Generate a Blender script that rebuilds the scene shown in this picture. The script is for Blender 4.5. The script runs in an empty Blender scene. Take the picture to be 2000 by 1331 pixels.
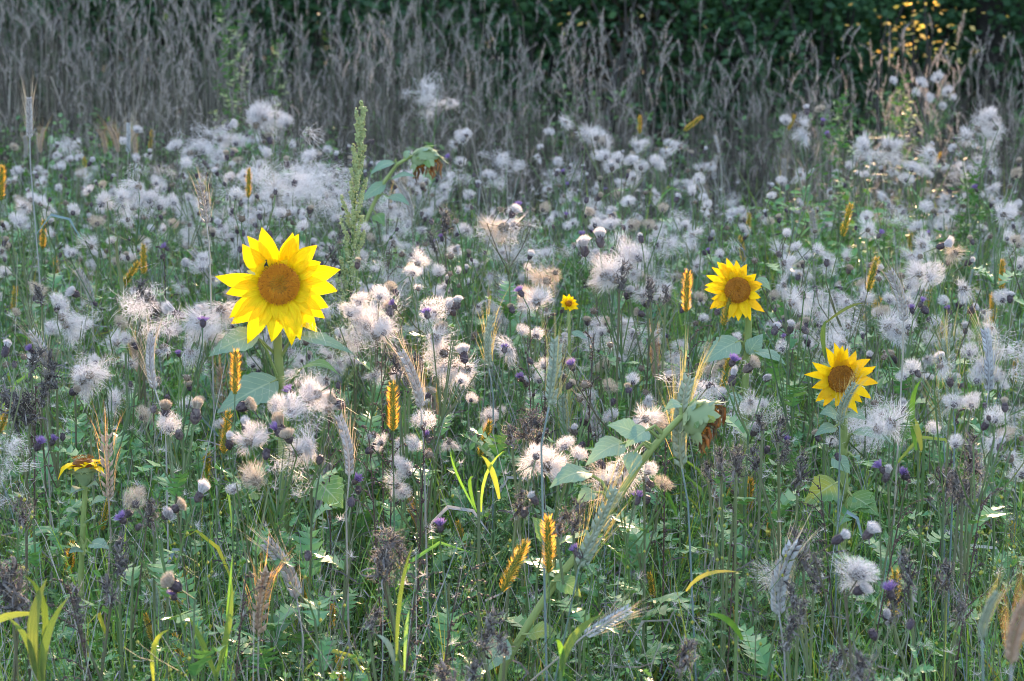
import bpy, math, random
from mathutils import Vector, Matrix, Quaternion
R = random.Random(7)
rad = math.radians
V = Vector
SC = bpy.context.scene
COL = SC.collection

# ------------------------------------------------------------------ camera
FPX = 4444.0; CX, CY = 1000.0, 665.5; HORIZON = -180.0; CAM_H = 1.55
PITCH = math.atan((CY - HORIZON) / FPX)
cam_d = bpy.data.cameras.new('camera'); cam = bpy.data.objects.new('camera', cam_d); COL.objects.link(cam)
cam.location = (0, 0, CAM_H); cam.rotation_euler = (math.pi/2 - PITCH, 0, 0)
cam_d.sensor_width = 36; cam_d.lens = 36*FPX/2000; cam_d.clip_start = .05; cam_d.clip_end = 1500
cam_d.dof.use_dof = True; cam_d.dof.focus_distance = 4.1; cam_d.dof.aperture_fstop = 8.5
SC.camera = cam

# ------------------------------------------------------------------ light
SUN_EL, SUN_AZ = 16.0, 9.0
TO_SUN = V((math.sin(rad(SUN_AZ))*math.cos(rad(SUN_EL)), math.cos(rad(SUN_AZ))*math.cos(rad(SUN_EL)), math.sin(rad(SUN_EL))))
wd = bpy.data.worlds.new('World'); SC.world = wd; wd.use_nodes = True
nt = wd.node_tree; nt.nodes.clear()
sky = nt.nodes.new('ShaderNodeTexSky'); sky.sky_type = 'NISHITA'; sky.sun_disc = False
sky.sun_elevation = rad(SUN_EL); sky.sun_rotation = rad(SUN_AZ); sky.air_density = 0.85; sky.dust_density = 3.0; sky.ozone_density = 0.3
bg = nt.nodes.new('ShaderNodeBackground'); bg.inputs['Strength'].default_value = 0.15
wo = nt.nodes.new('ShaderNodeOutputWorld')
nt.links.new(sky.outputs[0], bg.inputs[0]); nt.links.new(bg.outputs[0], wo.inputs[0])
sun_d = bpy.data.lights.new('sun', 'SUN'); sun_d.energy = 2.9; sun_d.angle = rad(.53); sun_d.color = (1, .66, .40)
sun = bpy.data.objects.new('sun', sun_d); COL.objects.link(sun)
sun.location = (3, 20, 12); sun.rotation_euler = TO_SUN.to_track_quat('Z', 'Y').to_euler()
SC.view_settings.view_transform = 'Standard'; SC.view_settings.look = 'None'
SC.view_settings.gamma = 1; SC.view_settings.use_curve_mapping = False
SC.view_settings.exposure = 2.85
SC.render.engine = 'CYCLES'
SC.cycles.max_bounces = 4; SC.cycles.diffuse_bounces = 2; SC.cycles.sample_clamp_indirect = 4.; SC.cycles.glossy_bounces = 1; SC.cycles.transmission_bounces = 3
SC.cycles.caustics_reflective = False; SC.cycles.caustics_refractive = False
SC.cycles.use_denoising = True
SC.cycles.pixel_filter_type = 'BLACKMAN_HARRIS'; SC.cycles.filter_width = 0.95

# ------------------------------------------------------------------ projection helpers
_up = V((0, math.sin(PITCH), math.cos(PITCH))); _fw = V((0, math.cos(PITCH), -math.sin(PITCH)))
def ray(u, v): return V((u-CX, 0, 0)) + _up*(CY-v) + _fw*FPX
def atd(u, v, d):                      # the point at ground distance d seen at (u, v) of the 2000 px photograph
    r = ray(u, v); return V((0, 0, CAM_H)) + r*(d/r.y)
def atz(u, v, z):
    r = ray(u, v); return V((0, 0, CAM_H)) + r*((z-CAM_H)/r.z)
def proj(p):
    q = V(p) - V((0, 0, CAM_H)); k = q.dot(_fw)
    return CX + FPX*q.x/k, CY - FPX*q.dot(_up)/k
def scale_at(d): return FPX/d

# ------------------------------------------------------------------ materials
def ramp_node(nt, cols):
    r = nt.nodes.new('ShaderNodeValToRGB'); e = r.color_ramp.elements
    while len(e) < len(cols): e.new(.5)
    for i, c in enumerate(cols):
        e[i].position = i/max(1, len(cols)-1); e[i].color = (*c, 1)
    return r
def plant_mat(name, cols, transl=.4, tcol=None, rough=.6, spec=.25, noise=18., nz=.35, island=True, grad=None, bump=0., veins=None):
    m = bpy.data.materials.new(name); m.use_nodes = True; nt = m.node_tree; nt.nodes.clear(); L = nt.links.new
    N = nt.nodes.new
    oi = N('ShaderNodeObjectInfo'); geo = N('ShaderNodeNewGeometry'); tc = N('ShaderNodeTexCoord')
    no = N('ShaderNodeTexNoise'); no.inputs['Scale'].default_value = noise; no.inputs['Detail'].default_value = 3
    L(tc.outputs['Object'], no.inputs['Vector'])
    a = N('ShaderNodeMath'); a.operation = 'ADD'; L(oi.outputs['Random'], a.inputs[0])
    if island: L(geo.outputs['Random Per Island'], a.inputs[1])
    else: a.inputs[1].default_value = 0
    f = N('ShaderNodeMath'); f.operation = 'FRACT'; L(a.outputs[0], f.inputs[0])
    s = N('ShaderNodeMath'); s.operation = 'MULTIPLY_ADD'; L(no.outputs['Fac'], s.inputs[0]); s.inputs[1].default_value = nz*2; s.inputs[2].default_value = -nz
    t = N('ShaderNodeMath'); t.operation = 'ADD'; t.use_clamp = True; L(f.outputs[0], t.inputs[0]); L(s.outputs[0], t.inputs[1])
    r = ramp_node(nt, cols); L(t.outputs[0], r.inputs[0])
    col_out = r.outputs[0]; vein_h = None
    if veins:
        uvn = N('ShaderNodeUVMap'); sp = N('ShaderNodeSeparateXYZ'); L(uvn.outputs[0], sp.inputs[0])
        def mth(op, a, b=None, c=None, cl=False):
            q = N('ShaderNodeMath'); q.operation = op; q.use_clamp = cl
            for i_, x in enumerate((a, b, c)):
                if x is None: continue
                if hasattr(x, 'node'): L(x, q.inputs[i_])
                else: q.inputs[i_].default_value = x
            return q.outputs[0]
        U_, V_ = sp.outputs[0], sp.outputs[1]; AV = mth('ABSOLUTE', V_)
        if veins == 'leaf':                       # pale midrib and side veins
            w = mth('FRACT', mth('MULTIPLY', mth('SUBTRACT', U_, mth('MULTIPLY', AV, .28)), 7.))
            w = mth('ABSOLUTE', mth('SUBTRACT', w, .5)); side = mth('MULTIPLY_ADD', w, -9., 1., True); mid = mth('MULTIPLY_ADD', AV, -11., 1., True)
            vein = mth('MAXIMUM', mth('MULTIPLY', side, .6), mid); tcol_, fac = (.46, .52, .34, 1), mth('MULTIPLY', vein, .55); vein_h = vein
        else:                                     # fine lines that run lengthwise
            cb = N('ShaderNodeCombineXYZ'); L(mth('MULTIPLY', U_, 1.6), cb.inputs[0]); L(mth('MULTIPLY', V_, 5. if veins == 'petal' else 7.), cb.inputs[1]); L(mth('MULTIPLY', oi.outputs['Random'], 50.), cb.inputs[2])
            nn_ = N('ShaderNodeTexNoise'); nn_.inputs['Scale'].default_value = 1.4; nn_.inputs['Detail'].default_value = 4; L(cb.outputs[0], nn_.inputs['Vector'])
            vein = mth('MULTIPLY_ADD', nn_.outputs['Fac'], 3.2, -1.25, True); vein_h = vein
            if veins == 'petal': tcol_, fac = (.80, .36, .004, 1), mth('MAXIMUM', mth('MULTIPLY', vein, .34), mth('MULTIPLY_ADD', U_, -1.6, .34, True))
            else: tcol_, fac = (.30, .34, .10, 1), mth('MULTIPLY', vein, .6)
        mv = N('ShaderNodeMix'); mv.data_type = 'RGBA'; L(fac, mv.inputs[0]); L(r.outputs[0], mv.inputs[6]); mv.inputs[7].default_value = tcol_; col_out = mv.outputs[2]
    p = N('ShaderNodeBsdfPrincipled'); p.inputs['Roughness'].default_value = rough; p.inputs['Specular IOR Level'].default_value = spec
    L(col_out, p.inputs['Base Color'])
    if vein_h is not None:
        vb = N('ShaderNodeBump'); vb.inputs['Strength'].default_value = .5; vb.inputs['Distance'].default_value = .0015; L(vein_h, vb.inputs['Height']); L(vb.outputs[0], p.inputs['Normal'])
    if bump:
        b = N('ShaderNodeBump'); b.inputs['Strength'].default_value = bump; b.inputs['Distance'].default_value = .002
        n2 = N('ShaderNodeTexNoise'); n2.inputs['Scale'].default_value = 220; L(tc.outputs['Object'], n2.inputs['Vector'])
        L(n2.outputs['Fac'], b.inputs['Height']); L(b.outputs[0], p.inputs['Normal'])
    o = N('ShaderNodeOutputMaterial')
    if transl:
        tr = N('ShaderNodeBsdfTranslucent')
        if tcol:
            mx = N('ShaderNodeMix'); mx.data_type = 'RGBA'; mx.blend_type = 'MULTIPLY'; mx.inputs[0].default_value = 1
            L(col_out, mx.inputs[6]); mx.inputs[7].default_value = (*tcol, 1); L(mx.outputs[2], tr.inputs[0])
        else: L(col_out, tr.inputs[0])
        ms = N('ShaderNodeMixShader'); ms.inputs[0].default_value = transl
        L(p.outputs[0], ms.inputs[1]); L(tr.outputs[0], ms.inputs[2]); L(ms.outputs[0], o.inputs[0])
    else: L(p.outputs[0], o.inputs[0])
    return m
M = {}
M['grass'] = plant_mat('grass_blade', [(.065,.16,.035), (.15,.30,.05), (.09,.23,.08), (.29,.42,.07), (.12,.25,.12)], .36, (1.25,1.2,.55))
M['yellowgrass'] = plant_mat('yellowing_grass', [(.18,.27,.05), (.30,.33,.07), (.24,.30,.06), (.38,.27,.09)], .4, (1.2,1.1,.5))
M['thleaf'] = plant_mat('thistle_leaf', [(.065,.17,.06), (.12,.28,.09), (.09,.23,.095), (.18,.33,.10)], .24, (1.25,1.2,.55), rough=.38, spec=.5)
M['weed'] = plant_mat('weed_leaf', [(.065,.17,.055), (.12,.28,.07), (.19,.35,.09), (.09,.22,.08)], .28, (1.25,1.2,.5), rough=.42, spec=.45)
M['stem'] = plant_mat('green_stem', [(.09,.16,.05), (.14,.20,.07), (.10,.15,.08), (.17,.17,.08)], .15, noise=5)
M['dstem'] = plant_mat('dull_stem', [(.12,.15,.07), (.17,.20,.09), (.11,.09,.06), (.16,.19,.10)], .1, noise=5)
M['straw'] = plant_mat('straw_stem', [(.34,.31,.28), (.40,.35,.28), (.27,.28,.29), (.46,.42,.36), (.19,.15,.12)], .2, noise=5)
M['bluestem'] = plant_mat('bluish_cereal_stem', [(.16,.22,.22), (.22,.27,.26), (.13,.20,.16)], .15, noise=5)
M['pappus'] = plant_mat('white_pappus', [(.68,.64,.645), (.80,.76,.765), (.48,.435,.43), (.86,.83,.835)], .5, noise=40, nz=.15, rough=.8, spec=.1)
M['tan'] = plant_mat('cream_sunwarm_pappus', [(.50,.41,.33), (.60,.52,.43), (.38,.30,.23), (.66,.59,.51)], .45, noise=40, nz=.1, rough=.8, spec=.1)  # cream down; on sunlit heads the tan stands in for warm light
M['involucre'] = plant_mat('thistle_bracts', [(.055,.04,.05), (.10,.075,.075), (.045,.03,.045), (.13,.10,.09)], 0, noise=260, nz=.5, rough=.6, bump=.6)
M['brownbract'] = plant_mat('dry_thistle_bracts', [(.16,.12,.09), (.25,.19,.14), (.11,.08,.065)], .2, noise=200, nz=.5, rough=.7)
M['purple'] = plant_mat('purple_florets', [(.28,.18,.42), (.34,.22,.46), (.24,.17,.42), (.40,.26,.44)], .4, noise=60, nz=.2)
M['dead'] = plant_mat('withered_leaf', [(.05,.043,.043), (.11,.095,.092), (.20,.18,.175), (.07,.058,.052), (.36,.33,.32)], .15, noise=30, rough=.85, spec=.1)
M['seedhead'] = plant_mat('dark_seed', [(.045,.03,.03), (.09,.05,.045), (.06,.045,.04), (.13,.08,.06)], 0, noise=60, nz=.3, rough=.6)
M['bristle'] = plant_mat('backlit_amber_bristle', [(.90,.50,.06), (.95,.60,.09), (.85,.42,.05), (.92,.66,.16)], .72, (1.1,.95,.7), noise=30, nz=.15)  # golden bristles, their orange raised to look backlit even in shade
M['bristle_dull'] = plant_mat('dull_gold_bristle', [(.80,.52,.09), (.86,.58,.10), (.68,.46,.09)], .7, (1.2,1.,.6), noise=30, nz=.15)  # lifted towards orange so that unlit ears look less dim
M['foxcore'] = plant_mat('foxtail_spikelet', [(.10,.14,.02), (.17,.21,.03), (.24,.22,.035), (.12,.15,.025)], .25, noise=60, nz=.2)
def ear_mats(key, body, awn):
    M['ear_'+key] = plant_mat('ear_husk_'+key, body, .2, noise=90, nz=.25, rough=.55)
    M['awn_'+key] = plant_mat('ear_awn_'+key, awn, .5, (1.2,1,.6), noise=20, nz=.1)
ear_mats('grey', [(.38,.34,.33), (.50,.45,.42), (.30,.265,.25)], [(.46,.42,.38), (.38,.34,.30)])
ear_mats('tan', [(.40,.28,.20), (.50,.36,.26), (.34,.24,.18)], [(.62,.40,.20), (.55,.34,.16)])
ear_mats('green', [(.24,.29,.21), (.33,.37,.27), (.28,.32,.25)], [(.45,.40,.18), (.36,.36,.18)])
ear_mats('white', [(.38,.37,.38), (.52,.51,.51), (.30,.29,.30)], [(.58,.55,.50), (.48,.46,.42)])
ear_mats('brown', [(.26,.19,.15), (.36,.27,.21), (.22,.16,.13)], [(.62,.36,.10), (.52,.30,.10)])
M['petal'] = plant_mat('sunflower_petal', [(.90,.64,.004), (.94,.70,.006), (.88,.60,.004)], .38, (1,.95,.6), noise=60, nz=.35, rough=.55, spec=.15, veins='petal')
M['petal2'] = plant_mat('ageing_petal', [(.86,.55,.006), (.90,.62,.008), (.86,.56,.012), (.80,.45,.02)], .38, (1,.95,.6), noise=60, nz=.4, rough=.55, spec=.15, veins='petal')
M['drypetal'] = plant_mat('dried_petal', [(.12,.065,.03), (.20,.11,.045), (.08,.045,.025), (.26,.13,.04)], .2, (1.3,1,.6), noise=60)
M['disc'] = plant_mat('disc_floret', [(.50,.155,.004), (.60,.21,.005), (.66,.27,.008), (.24,.065,.004)], .15, noise=200, nz=.2)
M['disc_in'] = plant_mat('inner_floret', [(.10,.045,.006), (.34,.20,.012), (.16,.08,.006), (.46,.30,.02)], .1, noise=200, nz=.2)
M['disc_dark'] = plant_mat('dark_disc_floret', [(.27,.09,.005), (.40,.145,.007), (.14,.045,.004), (.48,.20,.012)], .15, noise=200, nz=.2)
M['sunleaf'] = plant_mat('sunflower_leaf', [(.17,.27,.19), (.22,.32,.23), (.19,.29,.20)], .28, (1.1,1.1,.6), noise=30, nz=.4, rough=.7, veins='leaf')
M['sunleaf2'] = plant_mat('yellowing_sunflower_leaf', [(.13,.25,.08), (.17,.28,.08), (.14,.25,.10), (.36,.36,.06)], .3, (1.1,1.05,.5), noise=14, nz=.8, rough=.7, veins='leaf')
M['sunstem'] = plant_mat('sunflower_stem', [(.20,.26,.08), (.27,.32,.11), (.23,.29,.10)], .12, noise=15)
M['bract'] = plant_mat('sunflower_bract', [(.20,.28,.13), (.28,.34,.17), (.24,.31,.16)], .25, noise=40)
M['mug'] = plant_mat('mugwort_bud', [(.36,.42,.19), (.46,.50,.25), (.30,.37,.17), (.50,.50,.20)], .35, noise=40)
M['mugleaf'] = plant_mat('mugwort_leaf', [(.05,.14,.035), (.09,.20,.05), (.07,.17,.05)], .4, (1.25,1.2,.5))
M['drygrass'] = plant_mat('dry_grass_culm', [(.06,.047,.036), (.115,.093,.075), (.035,.03,.02), (.25,.21,.17), (.05,.065,.025)], .1, noise=5)
M['plume'] = plant_mat('dry_grass_plume', [(.25,.225,.21), (.37,.335,.31), (.17,.145,.13), (.50,.44,.39)], .4, noise=20)
M['bush'] = plant_mat('bush_leaf', [(.03,.075,.035), (.05,.12,.045), (.035,.09,.045), (.07,.15,.055)], .35, (1.2,1.2,.5))
M['bushbrown'] = plant_mat('rusty_bush_leaf', [(.08,.06,.035), (.13,.085,.05), (.05,.09,.04), (.09,.075,.045)], .35)
M['gold'] = plant_mat('golden_sunlit_leaf', [(.55,.42,.10), (.68,.54,.22), (.52,.33,.08), (.36,.38,.10)], .6, (1.1,1.02,.7))  # yellow leaves, coloured pale and bright to carry a sunlit glow
M['treeleaf'] = plant_mat('tree_leaf', [(.025,.07,.02), (.04,.10,.03), (.03,.08,.025)], .3)
M['bark'] = plant_mat('dark_bark', [(.02,.017,.015), (.045,.04,.035), (.03,.025,.022)], 0, noise=14, nz=.6, rough=.9, bump=1.)
M['fly'] = plant_mat('black_fly', [(.01,.01,.01), (.02,.015,.015)], 0)
M['milletleaf'] = plant_mat('broad_grass_leaf', [(.07,.15,.035), (.11,.18,.04), (.065,.135,.04), (.16,.17,.05)], .35, (1.2,1.15,.5), noise=16, nz=.6, veins='blade')
M['goldenrod'] = plant_mat('small_yellow_floret', [(.36,.34,.05), (.30,.33,.06), (.45,.38,.06)], .3)

# ------------------------------------------------------------------ mesh builder
class MB:
    def __init__(s): s.v = []; s.f = []; s.m = []; s.uv = {}
    def tri(s, a, b, c, m=0):
        i = len(s.v); s.v += [tuple(a), tuple(b), tuple(c)]; s.f.append((i, i+1, i+2)); s.m.append(m)
    def hair(s, pts, w, m=0, side=None):                     # a tapering ribbon that ends in a point
        pts = [V(p) for p in pts]; d = pts[-1]-pts[0]
        if side is None: side = V((R.gauss(0,1), R.gauss(0,1), R.gauss(0,1)))
        sd = d.cross(side)
        if sd.length < 1e-9: sd = V((1, 0, 0))
        sd = sd.normalized()*w*.5; n = len(pts); i = len(s.v)
        for k, p in enumerate(pts[:-1]):
            q = sd*(1-.55*k/(n-1)); s.v += [tuple(p-q), tuple(p+q)]
        s.v.append(tuple(pts[-1]))
        for k in range(n-2): s.f.append((i+2*k, i+2*k+1, i+2*k+3, i+2*k+2)); s.m.append(m)
        k = n-2; s.f.append((i+2*k, i+2*k+1, i+2*k+2)); s.m.append(m)
    def tube(s, pts, radii, sides=4, m=0, cap=True):
        pts = [V(p) for p in pts]; n = len(pts); i0 = len(s.v); ref = None
        if not hasattr(radii, '__len__'): radii = [radii]*n
        for k, p in enumerate(pts):
            t = (pts[min(k+1, n-1)] - pts[max(k-1, 0)])
            if t.length < 1e-9: t = V((0, 0, 1))
            t.normalize()
            if ref is None: ref = V((1, 0, 0)) if abs(t.x) < .8 else V((0, 1, 0))
            a = t.cross(ref).normalized(); b = t.cross(a).normalized(); ref = -b if False else ref
            for j in range(sides):
                an = 2*math.pi*j/sides; s.v.append(tuple(p + (a*math.cos(an)+b*math.sin(an))*radii[k]))
        for k in range(n-1):
            for j in range(sides):
                a0 = i0+k*sides+j; a1 = i0+k*sides+(j+1) % sides
                s.f.append((a0, a1, a1+sides, a0+sides)); s.m.append(m)
        if cap:
            s.f.append(tuple(range(i0+(n-1)*sides, i0+n*sides))); s.m.append(m)
    def leaf(s, pts, half, nrm, fold=.25, m=0, wob=0., fade=False):   # mid rib + two edges, folded along the rib
        pts = [V(p) for p in pts]; n = len(pts); i0 = len(s.v); nrm = V(nrm)
        for k, p in enumerate(pts):
            t = (pts[min(k+1, n-1)]-pts[max(k-1, 0)]).normalized()
            sd = t.cross(nrm)
            sd = sd.normalized() if sd.length > 1e-6 else V((1, 0, 0))
            nn = sd.cross(t); w = half[k]
            j1, j2 = R.uniform(-wob, wob), R.uniform(-wob, wob)
            b_ = len(s.v); s.uv[b_] = (k/(n-1), -1); s.uv[b_+1] = (k/(n-1), 0); s.uv[b_+2] = (k/(n-1), 1)
            s.v += [tuple(p - sd*w + nn*(fold*w+j1*w)), tuple(p), tuple(p + sd*w + nn*(fold*w+j2*w))]
        for k in range(n-1):
            a = i0+3*k
            s.f += [(a, a+1, a+4, a+3), (a+1, a+2, a+5, a+4)]; s.m += [m, m]
    def blade(s, pts, half, side, m=0):                         # flat grass blade
        pts = [V(p) for p in pts]; n = len(pts); i0 = len(s.v)
        for k, p in enumerate(pts):
            q = side*half[k]; s.v += [tuple(p-q), tuple(p+q)]
        for k in range(n-1):
            a = i0+2*k; s.f.append((a, a+1, a+3, a+2)); s.m.append(m)
    def bead(s, c, r, ax=V((0, 0, 1)), ln=1.4, m=0):            # octahedron seed
        c = V(c); ax = V(ax).normalized(); a = ax.orthogonal().normalized(); b = ax.cross(a); i = len(s.v)
        for d in (ax*ln, a, b, -a, -b, -ax*ln): s.v.append(tuple(c+d*r))
        for (x, y) in ((1,2),(2,3),(3,4),(4,1)):
            s.f += [(i, i+x, i+y), (i+5, i+y, i+x)]; s.m += [m, m]
    def lathe(s, prof, sides=7, m=0, jit=0.):                    # around z
        i0 = len(s.v); n = len(prof)
        for (r, z) in prof:
            for j in range(sides):
                an = 2*math.pi*j/sides; q = r*(1+R.uniform(-jit, jit)); s.v.append((q*math.cos(an), q*math.sin(an), z))
        for k in range(n-1):
            for j in range(sides):
                a0 = i0+k*sides+j; a1 = i0+k*sides+(j+1) % sides
                s.f.append((a0, a1, a1+sides, a0+sides)); s.m.append(m)
        s.f.append(tuple(range(i0+(n-1)*sides, i0+n*sides))); s.m.append(m)
    def mesh(s, name, mats, smooth=False):
        me = bpy.data.meshes.new(name); me.from_pydata(s.v, [], s.f)
        for k in (mats if isinstance(mats, (list, tuple)) else [mats]): me.materials.append(M[k])
        me.polygons.foreach_set('material_index', s.m)
        if smooth: me.polygons.foreach_set('use_smooth', [True]*len(s.f))
        if s.uv:
            ul = me.uv_layers.new(name='UVMap'); li = [0]*len(me.loops); me.loops.foreach_get('vertex_index', li); fl = []
            for q in li: fl += s.uv.get(q, (0, 0))
            ul.data.foreach_set('uv', fl)
        me.update(); return me

# ------------------------------------------------------------------ objects
THINGS = []                       # things that get an automatic label: (object, description, u, v, kind)
def put(name, data, parent=None, loc=None, mat=None, kind=None):
    o = bpy.data.objects.new(name, data); COL.objects.link(o)
    if parent is not None: o.parent = parent
    if mat is not None: o.matrix_basis = mat
    elif loc is not None: o.location = loc
    if kind: o['kind'] = kind
    return o
def thing(name, cat, loc, label=None, group=None):
    o = put(name, None, loc=loc); o.empty_display_size = .05; o['category'] = cat
    if label: o['label'] = label
    if group: o['group'] = group
    return o
def frame(loc, d, roll=None, s=1.):            # local z along d
    q = V(d).normalized().to_track_quat('Z', 'Y').to_matrix().to_4x4()
    if roll is None: roll = R.uniform(0, 6.28)
    return Matrix.Translation(loc) @ q @ Matrix.Rotation(roll, 4, 'Z') @ Matrix.Scale(s, 4)
def curve(a, b, n, bow=V((0, 0, 0))):
    return [a.lerp(b, k/n) + bow*(4*(k/n)*(1-k/n)) for k in range(n+1)]
def rdir(zmin=-1., zmax=1.):
    z = R.uniform(zmin, zmax); a = R.uniform(0, 2*math.pi); r = math.sqrt(max(0, 1-z*z)); return V((r*math.cos(a), r*math.sin(a), z))

def scatter(name, protos, pts, label=None):     # uncountable cover: one object, instanced through geometry nodes
    c = bpy.data.collections.new(name+'_sources')
    for k, me in enumerate(protos): c.objects.link(bpy.data.objects.new('%s_%02d' % (name+'_source', k), me))
    me = bpy.data.meshes.new(name); me.from_pydata([p[0] for p in pts], [], [])
    for an, ty, key, idx in (('rot', 'FLOAT_VECTOR', 'vector', 1), ('scl', 'FLOAT', 'value', 2), ('idx', 'INT', 'value', 3)):
        at = me.attributes.new(an, ty, 'POINT'); vals = []
        for p in pts:
            if ty == 'FLOAT_VECTOR': vals += list(p[idx])
            else: vals.append(p[idx])
        at.data.foreach_set(key, vals)
    o = put(name, me, kind='stuff')
    if label: o['label'] = label
    ng = bpy.data.node_groups.new(name+'_scatter', 'GeometryNodeTree')
    ng.interface.new_socket('Geometry', in_out='INPUT', socket_type='NodeSocketGeometry')
    ng.interface.new_socket('Geometry', in_out='OUTPUT', socket_type='NodeSocketGeometry')
    N = ng.nodes.new; gi, go = N('NodeGroupInput'), N('NodeGroupOutput')
    ci = N('GeometryNodeCollectionInfo'); ci.inputs['Collection'].default_value = c
    ci.inputs['Separate Children'].default_value = True; ci.inputs['Reset Children'].default_value = True
    ip = N('GeometryNodeInstanceOnPoints'); ip.inputs['Pick Instance'].default_value = True
    L = ng.links.new; L(gi.outputs[0], ip.inputs['Points']); L(ci.outputs[0], ip.inputs['Instance'])
    for an, ty, sock in (('rot', 'FLOAT_VECTOR', 'Rotation'), ('scl', 'FLOAT', 'Scale'), ('idx', 'INT', 'Instance Index')):
        na = N('GeometryNodeInputNamedAttribute'); na.data_type = ty; na.inputs['Name'].default_value = an
        L([x for x in na.outputs if x.enabled and x.name == 'Attribute'][0], ip.inputs[sock])
    L(ip.outputs[0], go.inputs[0])
    md = o.modifiers.new('scatter', 'NODES'); md.node_group = ng
    return o

# ------------------------------------------------------------------ ground
gm = plant_mat('soil', [(.02,.017,.013), (.035,.028,.02), (.03,.03,.018)], 0, noise=4, nz=.5, island=False, rough=.95)
mb = MB(); n = 48
for j in range(n+1):
    for i in range(n+1):
        x = (i/n-.5); y = (j/n-.5); x = math.copysign(abs(x*2)**2.2, x)*500; y = math.copysign(abs(y*2)**2.2, y)*500+6
        mb.v.append((x, y, R.uniform(-.02, .02) if math.hypot(x, y) < 60 else 0))
for j in range(n):
    for i in range(n):
        a = j*(n+1)+i; mb.f.append((a, a+1, a+n+2, a+n+1)); mb.m.append(0)
me = mb.mesh('ground', []); me.materials.append(gm)
g = put('ground', me, kind='structure'); g['label'] = 'dark soil of the meadow under the plants'

# ------------------------------------------------------------------ trees: the wood behind, whose crowns shade the meadow
LIT = []          # (point, radius): gap cut into the crowns so that sun falls on a chosen spot
def lit(u, v, d, r): LIT.append((atd(u, v, d), r))
lit(1070, 1065, 3.2, .13); lit(1010, 1100, 3.2, .08); lit(767, 795, 3.75, .12); lit(1343, 570, 4.5, .10); lit(335, 815, 3.6, .13)
lit(1200, 930, 3.45, .16); lit(1050, 565, 4.5, .17); lit(985, 440, 5.2, .20); lit(690, 280, 4.9, .2); lit(715, 250, 4.9, .15)
lit(505, 1150, 3.0, .12); lit(205, 900, 3.5, .14); lit(825, 1020, 3.2, .08); lit(1385, 830, 3.55, .10); lit(15, 815, 3.6, .14)
lit(160, 905, 3.7, .10); lit(258, 972, 3.35, .07); lit(850, 800, 3.7, .1); lit(1750, 70, 10.9, .45); lit(1760, 0, 10.9, .5); lit(1180, 40, 11.3, .15)
lit(1975, 1180, 2.3, .1); lit(745, 570, 4.4, .08); lit(1870, 495, 4.6, .1); lit(1940, 600, 4.2, .08); lit(1330, 1270, 3.0, .06)
lit(480, 930, 3.5, .07); lit(1075, 530, 4.5, .12); lit(1980, 190, 10, .2); lit(835, 330, 5.9, .09); lit(1300, 720, 3.4, .07); lit(80, 1200, 3.0, .1)
FOXES = [((1343,530),(1340,610),'bright'), ((1462,636),(1456,690),'dull'), ((1425,698),(1410,768),'dull'), ((1662,398),(1645,462),'dull'), ((1713,503),(1695,570),'dull'), ((1700,540),(1688,600),'dull'),
    ((1720,582),(1686,627),'dull'), ((1958,508),(1956,566),'bright'), ((1940,572),(1938,632),'bright'), ((1842,630),(1838,686),'bright'), ((461,684),(459,770),'bright'), ((446,803),(436,886),'bright'), ((405,878),(401,946),'dull'),
    ((957,822),(937,892),'dull'), ((280,478),(281,536),'dull'), ((270,512),(238,562),'bright'), ((86,430),(83,486),'bright'), ((5,325),(2,392),'bright'), ((66,998),(65,1072),'bright'), ((211,978),(198,1036),'dull'),
    ((1466,934),(1462,1004),'bright'), ((1749,1115),(1743,1212),'dull'), ((893,1018),(909,1072),'dull'), ((1002,1252),(970,1320),'dull'), ((297,254),(293,293),'dull'), ((164,308),(168,348),'dull'), ((486,330),(485,386),'bright'),
    ((332,562),(334,604),'dull'), ((772,352),(762,398),'bright'), ((1779,455),(1775,502),'dull'), ((1446,462),(1452,512),'dull'), ((1463,418),(1459,464),'dull'), ((1371,228),(1335,256),'dull'), ((1250,226),(1249,262),'dull'), ((283,1198),(298,1252),'dull'),
    ((340,1238),(352,1288),'bright'), ((660,1282),(668,1334),'bright'), ((1268,1118),(1276,1168),'dull'), ((1552,225),(1540,255),'dull'), ((1310,272),(1300,300),'dull'), ((55,660),(57,700),'dull'), ((120,600),(150,570),'dull'), ((1530,330),(1518,362),'dull'), ((1838,298),(1825,320),'dull'),
    ((650,1180),(648,1230),'dull'), ((355,1275),(352,1320),'dull'), ((1700,560),(1690,590),'dull'), ((1505,1000),(1500,1050),'bright'), ((1985,700),(1980,752),'bright'), ((1640,640),(1636,690),'bright'), ((1545,480),(1542,528),'bright'), ((1890,470),(1886,515),'bright'), ((108,505),(112,556),'bright'), ((190,640),(184,690),'bright'), ((30,560),(26,612),'dull'), ((140,1060),(134,1125),'bright'), ((360,1120),(350,1190),'bright'), ((1980,1020),(1972,1085),'dull'), ((1250,640),(1246,690),'bright'), ((905,560),(902,606),'dull'), ((1815,560),(1808,612),'bright'), ((600,520+600),(592,1190),'dull')]
for (t, b, tn) in FOXES:
    d_ = min(max(FPX*.072/math.hypot(t[0]-b[0], t[1]-b[1]), 2.6), 8.)
    if tn == 'bright': lit((t[0]+b[0])/2, (t[1]+b[1])/2, d_, .065)
def shade_gap(p):
    for q, r in LIT:
        w = p-q; t = w.dot(TO_SUN)
        if t > 0 and (w-TO_SUN*t).length < r+.02: return True
    return False
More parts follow.
